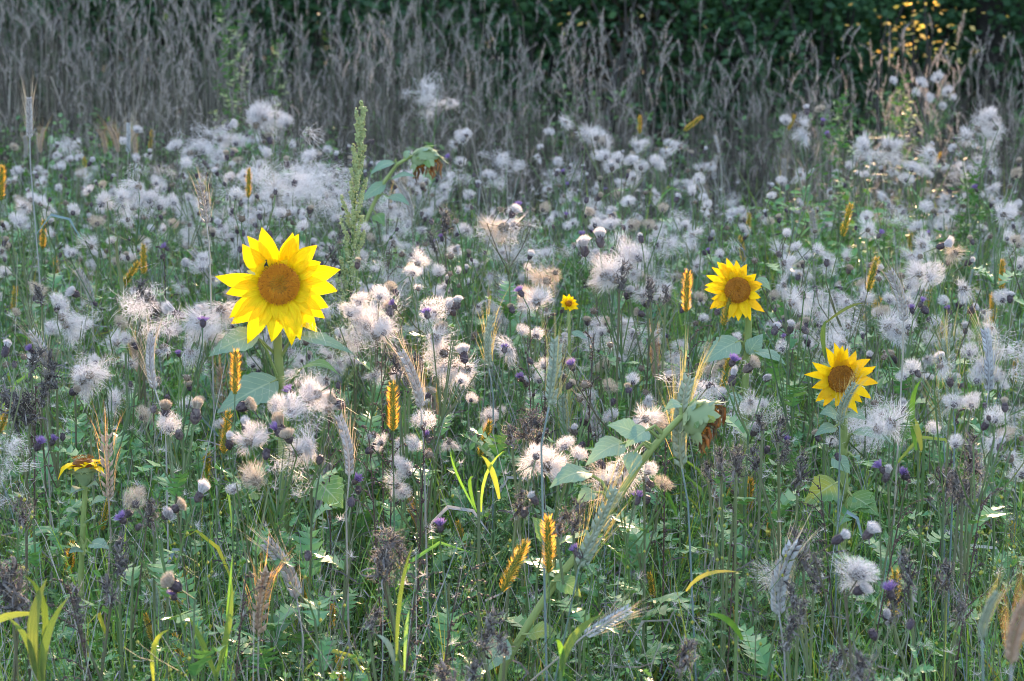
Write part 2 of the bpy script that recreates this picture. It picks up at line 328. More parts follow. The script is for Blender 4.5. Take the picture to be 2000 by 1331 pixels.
def tree(x, y, h, cr, label, leaves, z0=1.5):
    root = thing('tree', 'tree', (x, y, 0), label)
    mb = MB(); lean = V((R.uniform(-.3, .3), R.uniform(-.2, .2), 0)); top = V((0, 0, h*.85))+lean
    pts = curve(V((0, 0, -.1)), top, 7, V((R.uniform(-.15, .15), 0, 0))); r0 = .11+.012*h
    mb.tube(pts, [r0*(1.25 if k == 0 else 1)*(1-k/9) for k in range(8)], 9)
    put('trunk', mb.mesh('trunk', 'bark', True), root)
    mb = MB(); cen = []
    for k in range(18):
        t = R.uniform(.25, .95); a = top*t; an = R.uniform(0, 6.28); ln = cr*R.uniform(.6, 1.05)*(1.1-.4*t)
        b = a+V((math.cos(an)*ln, math.sin(an)*ln, R.uniform(-.2, .9))); mb.tube(curve(a, b, 4, V((0, 0, .15))), [.05, .04, .03, .02, .008], 5); cen.append(b); cen.append(a.lerp(b, .6))
    put('limbs', mb.mesh('limbs', 'bark', True), root)
    mb = MB(); c = V((x, y, 0))
    for k in range(leaves):
        if R.random() < .65:
            q = R.choice(cen); p = q+V((R.gauss(0, .42), R.gauss(0, .42), R.gauss(0, .38)))
        else:
            an, u = R.uniform(0, 6.28), math.sqrt(R.random()); z = z0+(h-z0)*R.random()
            p = V((math.cos(an)*cr*u, math.sin(an)*cr*u, z))
        if p.z < z0-.5 or shade_gap(p+c): continue
        d = rdir(-.7, .4)*R.uniform(.15, .26); sd = d.cross(rdir()).normalized()*d.length*.38; i = len(mb.v)
        mb.v += [tuple(p), tuple(p+d*.5+sd), tuple(p+d), tuple(p+d*.5-sd+V((0, 0, .02)))]; mb.f += [(i, i+1, i+2), (i, i+2, i+3)]; mb.m += [0, 0]
    o = put('crown', mb.mesh('crown', 'treeleaf'), root)
for k, (x, y, h, cr, lb) in enumerate([
    (-5.6, 18.5, 8.5, 2.2, 'leafy tree of the wood behind the tall dry grass, farthest to the left'),
    (-2.6, 19.2, 9.0, 2.3, 'leafy tree of the wood standing behind the feathery green mugwort'),
    (.3, 18.2, 8.4, 2.3, 'leafy tree of the wood behind the gap in the dark bushes'),
    (3.2, 17.4, 8.8, 2.1, 'slim dark trunked tree at the edge of the wood beside the golden bush'),
    (6.0, 18.8, 8.8, 2.4, 'leafy tree of the wood standing farthest to the right'),
    (8.9, 19.5, 8.6, 2.4, 'leafy tree of the wood beyond the right end of the bushes'),
    (-8.5, 19.5, 8.6, 2.4, 'leafy tree of the wood beyond the left end of the grass'),
    (-1.0, 21.5, 9.6, 2.5, 'taller tree of the wood in the second row, left one'),
    (1.9, 21.2, 9.4, 2.5, 'taller tree of the wood in the second row, middle one'),
    (4.8, 21.8, 9.6, 2.5, 'taller tree of the wood in the second row, right one')]):
    tree(x, y, h, cr, lb, 6600)
def trunk_tree(u, d, r, label, lean):
    p = atd(u, 200, d); root = thing('tree', 'tree', (p.x, d, 0), label)
    mb = MB(); top = V((lean, .1, 5.2)); mb.tube(curve(V((0, 0, -.1)), top, 8, V((.06, 0, 0))), [r*1.4]+[r*(1-k*.09) for k in range(8)], 9)
    put('trunk', mb.mesh('trunk', 'bark', True), root)
    mb = MB(); ends = []
    for k in range(9):
        a = top*R.uniform(.35, 1); b = a+V((R.uniform(-1.2, 1.2), R.uniform(-.8, .8), R.uniform(.2, .9))); ends.append(b); mb.tube(curve(a, b, 3, V((0, 0, .1))), [.035, .03, .02, .006], 5)
    put('limbs', mb.mesh('limbs', 'bark', True), root)
    mb = MB()
    for k in range(1500):
        q = R.choice(ends)+V((R.gauss(0, .4), R.gauss(0, .4), R.gauss(0, .35)))
        if q.z < 1.9 or shade_gap(q+V((p.x, d, 0))): continue
        dd = rdir(-.7, .4)*R.uniform(.07, .14); sd = dd.cross(rdir()).normalized()*dd.length*.38; i = len(mb.v)
        mb.v += [tuple(q), tuple(q+dd*.5+sd), tuple(q+dd), tuple(q+dd*.5-sd)]; mb.f += [(i, i+1, i+2), (i, i+2, i+3)]; mb.m += [0, 0]
    put('crown', mb.mesh('crown', 'treeleaf'), root)
trunk_tree(1948, 13.6, .085, 'young tree with a leaning blackish trunk right of the golden bush', -.5)
trunk_tree(1995, 13.9, .07, 'young tree with a blackish trunk cut by the right photo edge', .25)

# ------------------------------------------------------------------ bushes behind the meadow
def bush(u, d, w, h, mat, label, n, leafs=(.035, .075), dp=.8, zmin=.1):
    p = atd(u, 300, d); root = thing('bush', 'bush', (p.x, d, 0), label)
    mb = MB(); tips = []
    for k in range(int(12*w)+6):
        a = V((R.uniform(-.3, .3)*w, R.uniform(-.2, .2), 0)); b = V((R.uniform(-.5, .5)*w, R.uniform(-.5, .5)*dp, h*R.uniform(.55, 1.0)))
        pts = curve(a, b, 4, V((R.uniform(-.1, .1), 0, .08))); mb.tube(pts, [.014, .012, .009, .006, .003], 4); tips += pts[1:]
    put('branches', mb.mesh('branches', 'bark'), root)
    mb = MB()
    for k in range(n):
        q = R.choice(tips)+V((R.gauss(0, .13), R.gauss(0, .13), R.gauss(0, .11)))
        if q.z < zmin: continue
        dd = rdir(-.5, .6)*R.uniform(*leafs); sd = dd.cross(rdir()).normalized()*dd.length*.3; i = len(mb.v)
        mb.v += [tuple(q), tuple(q+dd*.5+sd), tuple(q+dd), tuple(q+dd*.5-sd)]; mb.f += [(i, i+1, i+2), (i, i+2, i+3)]; mb.m += [0, 0]
    put('foliage', mb.mesh('foliage', mat), root)
for (u, d, w, h, mat, lb, n) in [
    (80, 14.6, 1.9, 1.9, 'bush', 'dark green bush behind the pale dry grass at the far left', 3600),
    (430, 14.9, 2.0, 2.0, 'bush', 'dark green bush behind the feathery green mugwort', 3600),
    (760, 14.4, 1.7, 1.8, 'bush', 'dark green bush behind the dry grass above the mugwort spire', 3200),
    (980, 13.2, 1.5, 1.9, 'bush', 'dark green bush left of the orange leaved shrub', 3800),
    (1230, 13.4, 1.4, 2.0, 'bushbrown', 'rusty brown and green shrub between two dark green bushes', 3200),
    (1440, 12.8, 1.6, 2.0, 'bush', 'dark green bush between the rusty shrub and the golden bush', 4200),
    (1640, 13.3, 1.3, 2.0, 'bush', 'dark green bush close behind the golden bush', 3600),
    (1850, 14.2, 1.5, 2.0, 'bush', 'dark green bush around the blackish trunks', 3400),
    (2080, 13.2, 1.5, 2.0, 'bush', 'dark green bush cut by the right photo edge', 3000)]:
    bush(u, d, w, h, mat, lb, int(n*1.5))
bush(1752, 10.9, .34, 1.22, 'gold', 'sunlit golden leaved bush at the top edge of the photo', 520, (.018, .042), .3, .84)
bush(1190, 11.3, .45, 1.25, 'gold', 'small shrub with a few orange and yellow leaves among dark bushes', 60, (.022, .045), .3, .90)

mb = MB()                               # the wood's own undergrowth: one dark mass nobody could count
for k in range(26000):
    y = R.choice((R.uniform(15.4, 17.5), R.uniform(19.5, 23), R.uniform(24, 30))); x = R.uniform(-.62, .62)*y; z = (2.3 if y < 24 else 3.4)*R.random()**.8; p = V((x, y, z))
    d = rdir(-.6, .6)*R.uniform(.14, .30)*(y/17); sd = d.cross(rdir()).normalized()*d.length*.42; i = len(mb.v)
    mb.v += [tuple(p), tuple(p+d*.5+sd), tuple(p+d), tuple(p+d*.5-sd)]; mb.f += [(i, i+1, i+2), (i, i+2, i+3)]; mb.m += [0, 0]
o = put('undergrowth', mb.mesh('undergrowth', 'bush'), kind='stuff'); o['label'] = 'dark undergrowth of the wood behind the meadow'

# ------------------------------------------------------------------ prototypes: thistle heads
def involucre(ln, r, mat, scales=True):
    mb = MB(); mb.lathe([(r*.35, -.001), (r*.85, ln*.2), (r, ln*.45), (r*.85, ln*.75), (r*.62, ln)], 8, 0, .06)
    if scales:
        for k in range(26):
            t = R.uniform(.15, .95); an = k*2.4; rr = r*(1.0 if t < .5 else 1.0-.5*(t-.5)); p = V((math.cos(an)*rr, math.sin(an)*rr, ln*t))
            d = V((math.cos(an)*.5, math.sin(an)*.5, 1)).normalized()*ln*.25; sd = V((-math.sin(an), math.cos(an), 0))*r*.22
            mb.tri(p-sd, p+sd, p+d, 0)
    return mb.mesh('bract_cup', mat)
CUP = {'ball': [involucre(.011, .0065, 'involucre') for _ in range(3)], 'tuft': [involucre(.019, .0072, 'involucre') for _ in range(3)],
       'bud': [involucre(.016, .0062, 'involucre') for _ in range(3)], 'flower': [involucre(.015, .006, 'involucre') for _ in range(3)],
       'shag': [involucre(.013, .008, 'brownbract') for _ in range(3)]}
def wool(mb, c, size, ax, n, lmin, lmax, w, noise=.6, mat=0):     # a matted lobe of down: short hairs lying mostly along one way
    ax = V(ax).normalized(); sw = rdir()
    for k in range(n):
        g = V((R.gauss(0, 1), R.gauss(0, 1), R.gauss(0, 1)))
        if g.length > 1.75: g *= 1.75/g.length
        p = c+V((g.x*size[0], g.y*size[1], g.z*size[2])); d = (ax*.7+g*.30+sw*.25+rdir()*noise).normalized(); l = R.uniform(lmin, lmax); b = (sw*.35+rdir()*.3)*l*.35
        mb.hair([p-d*l*.5, p+b, p+d*l*.5], w, mat)
def pappus_ball(mat):
    mb = MB(); r = R.uniform(.0085, .0115); c = V((R.uniform(-.003, .003), R.uniform(-.003, .003), .014))
    wool(mb, c, (r*R.uniform(.9, 1.2), r*R.uniform(.9, 1.2), r*R.uniform(.75, 1.)), (R.gauss(0, .4), R.gauss(0, .4), 1), 560, .007, .015, .00048, .65)
    for k in range(R.choice((1, 2, 3))):
        o = rdir(-.5, .6)*r*1.6; wool(mb, c+o, (r*.5, r*.5, r*.5), o, 90, .008, .018, .00046, .5)
    for k in range(30):
        d = rdir(-.5, 1); mb.hair([c+d*r, c+d*r*1.7+rdir()*.003, c+d*r*R.uniform(1.9, 2.5)+rdir()*.006], .00042)
    return mb.mesh('pappus', mat)
def pappus_tuft(mat):
    mb = MB(); h = R.uniform(.014, .021); top = R.uniform(.0075, .012); ln = V((R.uniform(-.003, .003), R.uniform(-.003, .003), 0))
    for k in range(520):
        an = R.uniform(0, 6.28); u = math.sqrt(R.random()); r1 = top*u; jx = V((R.gauss(0, .0011), R.gauss(0, .0011), 0))
        a = V((math.cos(an)*.0044*u, math.sin(an)*.0044*u, .0155)); z = .017+h*(1.03-.42*u*u)*R.uniform(.82, 1.06)
        mb.hair([a, V((math.cos(an)*r1*.9, math.sin(an)*r1*.9, .017+h*.45)), V((math.cos(an)*r1*.98, math.sin(an)*r1*.98, z))+jx+ln], .00065)
    return mb.mesh('pappus', mat)
def pappus_shag(mat):
    mb = MB(); bias = V((R.uniform(-.9, .9), R.uniform(-.4, .4), -.35))
    for k in range(R.choice((4, 5, 6, 7))):                 # torn lobes of down that hang off the open bracts
        ld = (rdir(-.8, .7)+bias).normalized(); ll = R.uniform(.007, .024); c = V((0, 0, .008))+ld*ll; t = R.uniform(.0038, .0080)
        wool(mb, c, (t*(1+abs(ld.x)*.8), t*(1+abs(ld.y)*.8), t*(1+abs(ld.z)*.8)), ld, R.randint(80, 150), .010, .026, .00046, .3)
    for k in range(60):
        d = (rdir()+bias*.8).normalized(); l = R.uniform(.012, .034); mb.hair([V((0, 0, .008)), d*l*.6+rdir()*.004, d*l+V((0, 0, -l*.3))+rdir()*.005], .00042)
    return mb.mesh('pappus', mat)
def pappus_burst(mat):
    mb = MB(); ax = rdir(-.4, .8)
    for k in range(240):
        d = (rdir()+ax*.9).normalized(); l = R.uniform(.010, .028); mb.hair([V((0, 0, .008))+d*l*.12, V((0, 0, .008))+d*l*.6+rdir()*.0015, V((0, 0, .008))+d*l+V((0, 0, -l*.2))+rdir()*.004], .00055)
    return mb.mesh('pappus', mat)
def sparse():                                             # an emptied head: splayed dry bracts with a few hairs left
    mb = MB()
    for k in range(30):
        d = rdir(-.2, .9); l = R.uniform(.007, .016); mb.hair([V((0, 0, .006)), V((0, 0, .006))+d*l*.6, V((0, 0, .006))+d*l+V((0, 0, -l*.2))], .0022)
    for k in range(30):
        d = rdir(); l = R.uniform(.008, .02); mb.hair([V((0, 0, .008)), V((0, 0, .008))+d*l*.6, V((0, 0, .008))+d*l+rdir()*.004], .00045, 1)
    return mb.mesh('dry_bracts', ['brownbract', 'pappus'])
def loose_down():
    mb = MB()
    for k in range(9):
        c = V((R.gauss(0, .022), R.gauss(0, .018), R.gauss(0, .021))); t = R.uniform(.005, .012); wool(mb, c, (t*1.3, t, t*.9), rdir(), R.randint(36, 80), .009, .024, .00046, .5)
    for k in range(60):
        c = V((R.gauss(0, .03), R.gauss(0, .026), R.gauss(0, .026))); d = rdir(); l = R.uniform(.015, .045); w = rdir()*l*.4
        mb.hair([c, c+d*l*.35+w*.6, c+d*l*.7+w, c+d*l+w*.6], .0004)
    return mb.mesh('loose_down', 'pappus')
def florets():
    mb = MB()
    for k in range(110):
        an = R.uniform(0, 6.28); u = math.sqrt(R.random()); a = V((math.cos(an)*.003*u, math.sin(an)*.003*u, .0135))
        t = V((math.cos(an)*.0115*u, math.sin(an)*.0115*u, .0135+.013*(1-.35*u*u)*R.uniform(.85, 1.1))); mb.hair([a, a.lerp(t, .5)+V((0, 0, .001)), t], .0013)
    return mb.mesh('florets', 'purple')
PAP = {'ball': [pappus_ball('pappus') for _ in range(7)], 'tuft': [pappus_tuft('pappus') for _ in range(5)]+[pappus_tuft('tan') for _ in range(3)],
       'shag': [pappus_shag('pappus') for _ in range(9)]+[pappus_burst('pappus') for _ in range(1)], 'tanball': [pappus_ball('tan') for _ in range(2)], 'tanshag': [pappus_shag('tan') for _ in range(3)],
       'flower': [florets() for _ in range(4)], 'bare': [sparse() for _ in range(4)], 'down': [loose_down() for _ in range(8)]}
def spiny_leaf(ln):
    mb = MB(); n = 7; pts = [V((0, 0, 0))]
    for k in range(1, n+1):
        t = k/n; pts.append(V((0, ln*t, ln*(.22*math.sin(t*2.2)-.12*t*t))))
    for sg in (-1, 1):
        for k in range(n):
            t = (k+.5)/n; w = ln*.24*math.sin(math.pi*min(1, t*.95+.08))**.7*R.uniform(.75, 1.15)+ln*.03
            m_ = pts[k].lerp(pts[k+1], .8); z = R.uniform(-.05, .10)*ln
            q1 = m_+V((sg*w, ln*.05, z)); q2 = pts[k].lerp(pts[k+1], .4)+V((sg*w*.75, -ln*.015, z*.3+R.uniform(.0, .04)*ln))
            i = len(mb.v); mb.v += [tuple(pts[k]), tuple(q2), tuple(q1), tuple(pts[k+1]), tuple(q1+V((sg*ln*.05, ln*.02, ln*.02)))]
            fs = [(i, i+3, i+2, i+1), (i+1, i+2, i+4)]
            mb.f += fs; mb.m += [0, 0]
    mb.f.append((len(mb.v), len(mb.v)+1, len(mb.v)+2)); mb.m.append(0)
    mb.v += [tuple(pts[-1]+V((-ln*.02, -.0, 0))), tuple(pts[-1]+V((ln*.02, 0, 0))), tuple(pts[-1]+V((0, ln*.09, -ln*.01)))]
    return mb
SPINY = [spiny_leaf(.085).mesh('spiny_leaf', 'thleaf') for _ in range(5)]

NUM = 'zero one two three four five six seven eight nine ten eleven twelve thirteen fourteen fifteen sixteen'.split()
HEAD_ATTACH = {}
def thistle(heads, root_xy=None, label=None, leaves=5, group=None, node_drop=.09):
    """heads: list of (world point, direction, kind, size). One plant = stem, leaves and heads."""
    pts = [h[0] for h in heads if h[2] != 'down'] or [h[0] for h in heads]
    c = sum(pts, V((0, 0, 0)))/len(pts); zmin = min(p.z for p in pts)
    node = V((c.x+R.uniform(-.02, .02), c.y+R.uniform(-.02, .02), max(.12, zmin-node_drop)))
    if root_xy is None: root_xy = (node.x+R.uniform(-.06, .06), node.y+R.uniform(-.05, .08))
    root = thing('thistle', 'thistle', (root_xy[0], root_xy[1], 0), label, group); o3 = root.location.copy()
    mb = MB(); base = V((0, 0, 0)); nd = node-o3
    main = curve(base, nd, 5, V((R.uniform(-.02, .02), R.uniform(-.02, .02), 0))); mb.tube(main, [.0027, .0026, .0024, .0022, .002, .0018], 4)
    cnt = {}
    for (p, d, k, s) in heads:
        cnt[k] = cnt.get(k, 0)+1
        if k == 'down':
            put('loose_down', R.choice(PAP['down']), root, mat=Matrix.Translation(p-o3) @ Matrix.Rotation(R.uniform(0, 6.28), 4, 'Z') @ Matrix.Scale(s, 4), kind='stuff'); continue
        if k in ('ball', 'shag', 'tanball', 'tanshag'): s *= .98
        q = p-o3; d = V(d).normalized(); t = R.uniform(.55, 1.); a = main[3].lerp(main[5], t) if R.random() < .5 else nd
        ctrl = q-d*.03
        mb.tube([a, a.lerp(ctrl, .5)+V((0, 0, -.008)), ctrl, q], [.0018, .0016, .0013, .0013], 3)
        ck = {'tanball': 'ball', 'tanshag': 'shag', 'bare': 'shag'}.get(k, k)
        name = {'ball': 'seed_head', 'tuft': 'seed_head', 'shag': 'seed_head', 'bud': 'flower_bud', 'flower': 'flower_head'}[ck]
        h = put(name, R.choice(CUP[ck]), root, mat=frame(q, d, None, s))
        if k in PAP: put({'flower': 'florets', 'bare': 'dry_bracts'}.get(k, 'pappus'), R.choice(PAP[k]), h, mat=Matrix.Rotation(R.uniform(0, 6.28), 4, 'Z') @ Matrix.Diagonal((R.uniform(.75, 1.3), R.uniform(.75, 1.3), R.uniform(.8, 1.2), 1)))
    put('stem', mb.mesh('stem', R.choice(['stem', 'stem', 'dstem'])), root)
    for k in range(leaves):
        t = R.uniform(.4, 1.); i = min(4, int(t*5)); p = main[i].lerp(main[i+1], t*5-i); an = R.uniform(0, 6.28)
        m4 = Matrix.Translation(p) @ Matrix.Rotation(an, 4, 'Z') @ Matrix.Rotation(R.uniform(.0, .8), 4, 'X') @ Matrix.Scale(R.uniform(.6, 1.15), 4)
        put('leaf', R.choice(SPINY), root, mat=m4)
    u, v = proj(c)
    if label is None:
        nf = cnt.get('flower', 0); ns = sum(cnt.get(k, 0) for k in ('ball', 'shag', 'tuft', 'tanball', 'tanshag'))
        if nf: ds = 'thistle with %s purple flower%s' % (NUM[nf], 's' if nf > 1 else '')
        elif cnt.get('down', 0) >= 2: ds = 'thistle draped in loose white down'
        elif ns and cnt.get('shag', 0) >= ns*.6: ds = 'thistle bursting with shaggy down'
        elif cnt.get('ball', 0) >= max(1, ns*.6): ds = 'thistle with round white fluff'
        elif ns: ds = 'thistle with pale shaving-brush tufts'
        else: ds = 'thistle with closed dark buds'
        THINGS.append((root, ds, u, v, 'thistle'))
    return root
def outdir(z=.6): d = rdir(-.1, 1); return (d+V((0, 0, z))).normalized()
def hero_thistle(d, spec, label, leaves=6, jit=.05):
    hs = []
    for (u, v, k, s) in spec:
        p = atd(u, v, d+R.uniform(-jit, jit))
        if k in ('shag', 'tanshag'): dr = (rdir(-.6, .6)+V((0, -.3, 0))).normalized()
        elif k == 'tuft': dr = outdir(.5)
        else: dr = outdir(1.2)
        off = {'ball': .017, 'tanball': .017, 'tuft': .018, 'shag': .008, 'tanshag': .008, 'bud': .008, 'flower': .014, 'down': 0}[k]
        hs.append((p-dr*off*s, dr, k, s))
    return thistle(hs, None, label, leaves, 'creeping thistles going to seed')

# blocked(): keeps filler plants from standing in front of the sunflowers and other main plants
KEEP = [(545, 560, 128, 4.45), (540, 690, 60, 4.45), (1436, 570, 62, 4.45), (1640, 735, 72, 4.05), (1650, 880, 45, 4.05), (1385, 815, 62, 3.6), (685, 380, 45, 4.9), (700, 250, 30, 4.9),
        (1070, 1065, 30, 3.2), (768, 795, 26, 3.75), (835, 325, 40, 5.9), (560, 820, 90, 3.75), (160, 905, 55, 3.95), (1690, 1110, 50, 3.), (1050, 565, 60, 4.5), (660, 560, 30, 4.9)]
def blocked(p, extra=0):
    u, v = proj(p)
    for (a, b, r, d) in KEEP:
        if p[1] < d+.05 and math.hypot(u-a, v-b) < r+extra: return True
    return False

# ------------------------------------------------------------------ sunflowers
def petal_mesh(tip, rin, wid, mat, curl=0., z0=0.):
    mb = MB(); L = tip.length; d = tip/L; n = 6; pts = []; half = []
    prof = [.50, .82, 1.0, .95, .74, .40, .02]
    sd = V((-d.y, d.x, 0)); bend = R.uniform(-.05, .05)*L
    for k in range(n+1):
        t = k/n; r = rin+(L-rin)*t; z = z0+.016*math.sin(t*2.2)*L/.1+curl*t*t*L
        pts.append(d*r+V((0, 0, z))+sd*bend*math.sin(t*math.pi)); half.append(wid*.5*prof[k]*R.uniform(.95, 1.05))
    mb.leaf(pts, half, V((0, 0, 1)), R.uniform(.12, .35), 0, .10)
    return mb.mesh('petal', mat, True)
def flower_head(root, o3, center, normal, tips, R_disc, wid, petmat, discmats, roll=0., curl=(-.1, .1), bract=True):
    """tips are offsets (right, up) in metres in the plane of the flower"""
    nz = V(normal).normalized(); xr = V((0, 0, 1)).cross(nz).normalized(); yu = nz.cross(xr)
    m4 = Matrix(((xr.x, yu.x, nz.x, 0), (xr.y, yu.y, nz.y, 0), (xr.z, yu.z, nz.z, 0), (0, 0, 0, 1)))
    m4 = Matrix.Translation(center-o3) @ m4
    mb = MB(); mb.lathe([(R_disc*.3, -.035), (R_disc*.8, -.02), (R_disc*.98, -.010), (R_disc*.9, -.003)], 14, 0)
    hd = put('flower_head', mb.mesh('flower_head', 'bract'), root, mat=m4)
    mb = MB(); N = int(70+R_disc*9000)
    mb.lathe([(R_disc*.98, -.002), (R_disc*.95, .004), (R_disc*.7, .009), (R_disc*.3, .009), (.001, .007)], 20, 0)
    for k in range(N):
        t = math.sqrt((k+.5)/N); an = k*2.39996; p = V((math.cos(an)*t, math.sin(an)*t, 0))*R_disc*.98
        z = .004+.004*(1-t*t)+(.005 if t > .45 else 0)+R.uniform(0, .004); mb.bead((p.x, p.y, z), R_disc*R.uniform(.024, .042), V((p.x*4, p.y*4, .05)), 1.9, 1 if t < .42 else 0)
    put('seed_disc', mb.mesh('seed_disc', discmats), hd, kind='stuff')
    for k, t in enumerate(tips):
        T = V((t[0], t[1], 0)); put('petal', petal_mesh(T, R_disc*.82, wid*R.uniform(.9, 1.1)*(t[2] if len(t) > 2 else 1), petmat, R.uniform(*curl), R.uniform(-.008, .002)), hd)
    if bract:
        for k in range(14):
            an = k*2.4; d = V((math.cos(an), math.sin(an), 0)); mb = MB()
            mb.leaf([d*R_disc*.8+V((0, 0, -.014)), d*R_disc*1.15+V((0, 0, -.010)), d*R_disc*1.6+V((0, 0, -.012))], [R_disc*.26, R_disc*.22, .0005], V((0, 0, 1)), .2)
            put('sepal', mb.mesh('sepal', 'bract'), hd)
    return hd
LEAFPROF = [.10, .72, 1.0, .93, .74, .50, .26, .02]
def sun_leaf(root, o3, base, tip, W, nrm=(0, -.55, .8), sag=.0, mat='sunleaf', fold=.22, pet=None, prof=None):
    base, tip, nrm = V(base)-o3, V(tip)-o3, V(nrm).normalized(); mb = MB(); n = 7; W = min(W, .72*(tip-base).length)
    n = 13; axis = (tip-base); sd = axis.cross(nrm).normalized(); nn = sd.cross(axis).normalized(); P_ = prof or LEAFPROF; ph = R.uniform(0, 6); tw = R.uniform(-.25, .25); dr = R.uniform(.02, .12)*axis.length
    pts = [base.lerp(tip, k/n)+nrm*sag*4*(k/n)*(1-k/n)-nn*dr*(k/n)**3 for k in range(n+1)]; C = (-1, -.66, -.33, 0, .33, .66, 1)
    for k, p_ in enumerate(pts):
        t = k/n; x = t*(len(P_)-1); i_ = min(int(x), len(P_)-2); w = W*.5*(P_[i_]+(P_[i_+1]-P_[i_])*(x-i_)); w *= (1.06 if k % 2 else .93) if 0 < k < n else 1
        for c_ in C:
            z = w*(fold*abs(c_)**1.3+.10*math.sin(t*9+c_*2.2+ph)*abs(c_)+tw*c_*t-.10*(abs(c_)**3))
            mb.uv[len(mb.v)] = (t, c_); mb.v.append(tuple(p_+sd*w*c_-axis*(.06*abs(c_) if k < 3 else 0)+nn*z))
    for k in range(n):
        for c_ in range(6): a = k*7+c_; mb.f.append((a, a+1, a+8, a+7)); mb.m.append(0)
    o = put('leaf', mb.mesh('leaf', mat, True), root)
    if pet is not None:
        q = V(pet)-o3; mb = MB(); mb.tube([q, q.lerp(base, .5)+V((0, 0, .012)), base, pts[1]], [.0032, .0026, .002, .001], 5); put('petiole', mb.mesh('petiole', 'sunstem'), o)
    return o
def zoom_tips(lst, c, k, d):            # tip positions read from an enlargement (k times) round the centre c
    s = 1/(k*scale_at(d)); return [((x-c[0])*s, -(y-c[1])*s) for (x, y) in lst]
# the large one
D1 = 4.42; c1 = atd(545, 555, D1); o3 = V((c1.x-.01, D1+.10, 0))
S1 = thing('sunflower', 'sunflower', o3, 'largest bright yellow sunflower, in full bloom, with a fly on a petal', 'sunflowers in the meadow')
mb = MB(); mb.tube([V((0, 0, 0)), atd(556, 1000, D1+.07)-o3, atd(550, 790, D1+.06)-o3, atd(543, 690, D1+.05)-o3, atd(541, 640, D1+.045)-o3, c1+V((0, .035, -.01))-o3], [.012, .0105, .0095, .009, .009, .010], 9)
put('stem', mb.mesh('stem', 'sunstem', True), S1)
t1 = zoom_tips([(510,90),(385,165),(340,235),(100,515),(190,670),(215,880),(230,930),(370,1105),(580,1095),(755,1130),(830,1080),(980,1015),(1048,895),(1080,800),(1160,655),(1188,465),(1018,400),(990,250),(830,150),(778,138)], (650, 590), 4.437, D1)
t1 += zoom_tips([(360,570),(390,740),(490,930),(670,940),(850,850),(930,720),(930,560),(860,450),(690,370),(560,360),(460,420)], (650, 590), 4.437, D1)
flower_head(S1, o3, c1, (.06, -1, .10), t1, 43/scale_at(D1), .037, 'petal', ['disc', 'disc_in'], curl=(-.10, .06))
sun_leaf(S1, o3, atd(500, 655, D1+.0), atd(408, 695, D1-.05), .055, (.1, -.75, .65), .010, pet=atd(541, 735, D1+.04))
sun_leaf(S1, o3, atd(475, 655, D1+.03), atd(412, 690, D1-.02), .03, (.0, -.6, .8), .008, pet=atd(535, 690, D1+.05))
sun_leaf(S1, o3, atd(586, 655, D1+.02), atd(690, 688, D1-.06), .032, (.1, -.75, .65), .010, pet=atd(548, 700, D1+.05))
sun_leaf(S1, o3, atd(585, 725, D1-.02), atd(660, 726, D1-.1), .03, (0, -.4, .9), .02, 'sunleaf2', pet=atd(552, 785, D1+.05))
sun_leaf(S1, o3, atd(535, 745, D1+.02), atd(425, 805, D1-.10), .075, (.35, -.7, .6), .012, pet=atd(548, 760, D1+.05))
sun_leaf(S1, o3, atd(430, 550, D1+.05), atd(420, 548, D1+.02), .012, (0, -.5, .8)); 
sun_leaf(S1, o3, atd(620, 940, D1-.5), atd(668, 985, D1-.58), .07, (.1, -.7, .7), .0, 'sunleaf2', pet=atd(556, 960, D1+.05))
sun_leaf(S1, o3, atd(500, 965, D1-.4), atd(462, 968, D1-.46), .035, (.1, -.7, .7), .0, 'sunleaf2', pet=atd(556, 990, D1+.05))
# fly on the petal
mb = MB(); fp = atd(520, 516, D1-.03); mb.bead((0, 0, 0), .0035, (0.2, 0, 1), 1.8); mb.bead((.0, 0, .007), .0024, (0, 0, 1), 1.0)
fl = put('fly', None, loc=fp); fl['category'] = 'fly'; fl['label'] = 'tiny black fly sitting on the edge of the large sunflower disc'
put('body', mb.mesh('body', 'fly'), fl)
mb = MB()
for s in (-1, 1): mb.hair([V((0, -.001, .002)), V((s*.003, -.002, -.003)), V((s*.0045, -.002, -.008))], .003, 0, V((0, 1, 0)))
put('wings', mb.mesh('wings', 'fly'), fl)
# second and third
def small_sunflower(D, u, v, tips, c, k, rpx, label, normal, stempx, leafs, petmat='petal2', wid=.017):
    cc = atd(u, v, D); b = atd(*stempx[-1], D+.06); o3 = V((b.x, b.y+.02, 0))
    S = thing('sunflower', 'sunflower', o3, label, 'sunflowers in the meadow')
    pts = [V((0, 0, 0))]+[atd(a, bb, D+.05)-o3 for (a, bb) in reversed(stempx)]+[cc+V((0, .03, -.005))-o3]
    mb = MB(); mb.tube(pts, [.0085]+[.007]*(len(pts)-2)+[.007], 8); put('stem', mb.mesh('stem', 'sunstem', True), S)
    tt = zoom_tips(tips, c, k, D); extra = []
    for i in range(11):
        an = i*.571+.2; L = (rpx*1.38)/scale_at(D)*R.uniform(.9, 1.12); extra.append((math.cos(an)*L, math.sin(an)*L))
    flower_head(S, o3, cc, normal, tt+extra, rpx/scale_at(D), wid, petmat, ['disc_dark', 'disc_dark'], curl=(-.2, .25))
    for (b0, tp, w, nr, mt, pt, dd) in leafs: sun_leaf(S, o3, atd(*b0, D+dd[0]), atd(*tp, D+dd[1]), w, nr, .008, mt, .22, atd(*pt, D+.05))
    return S
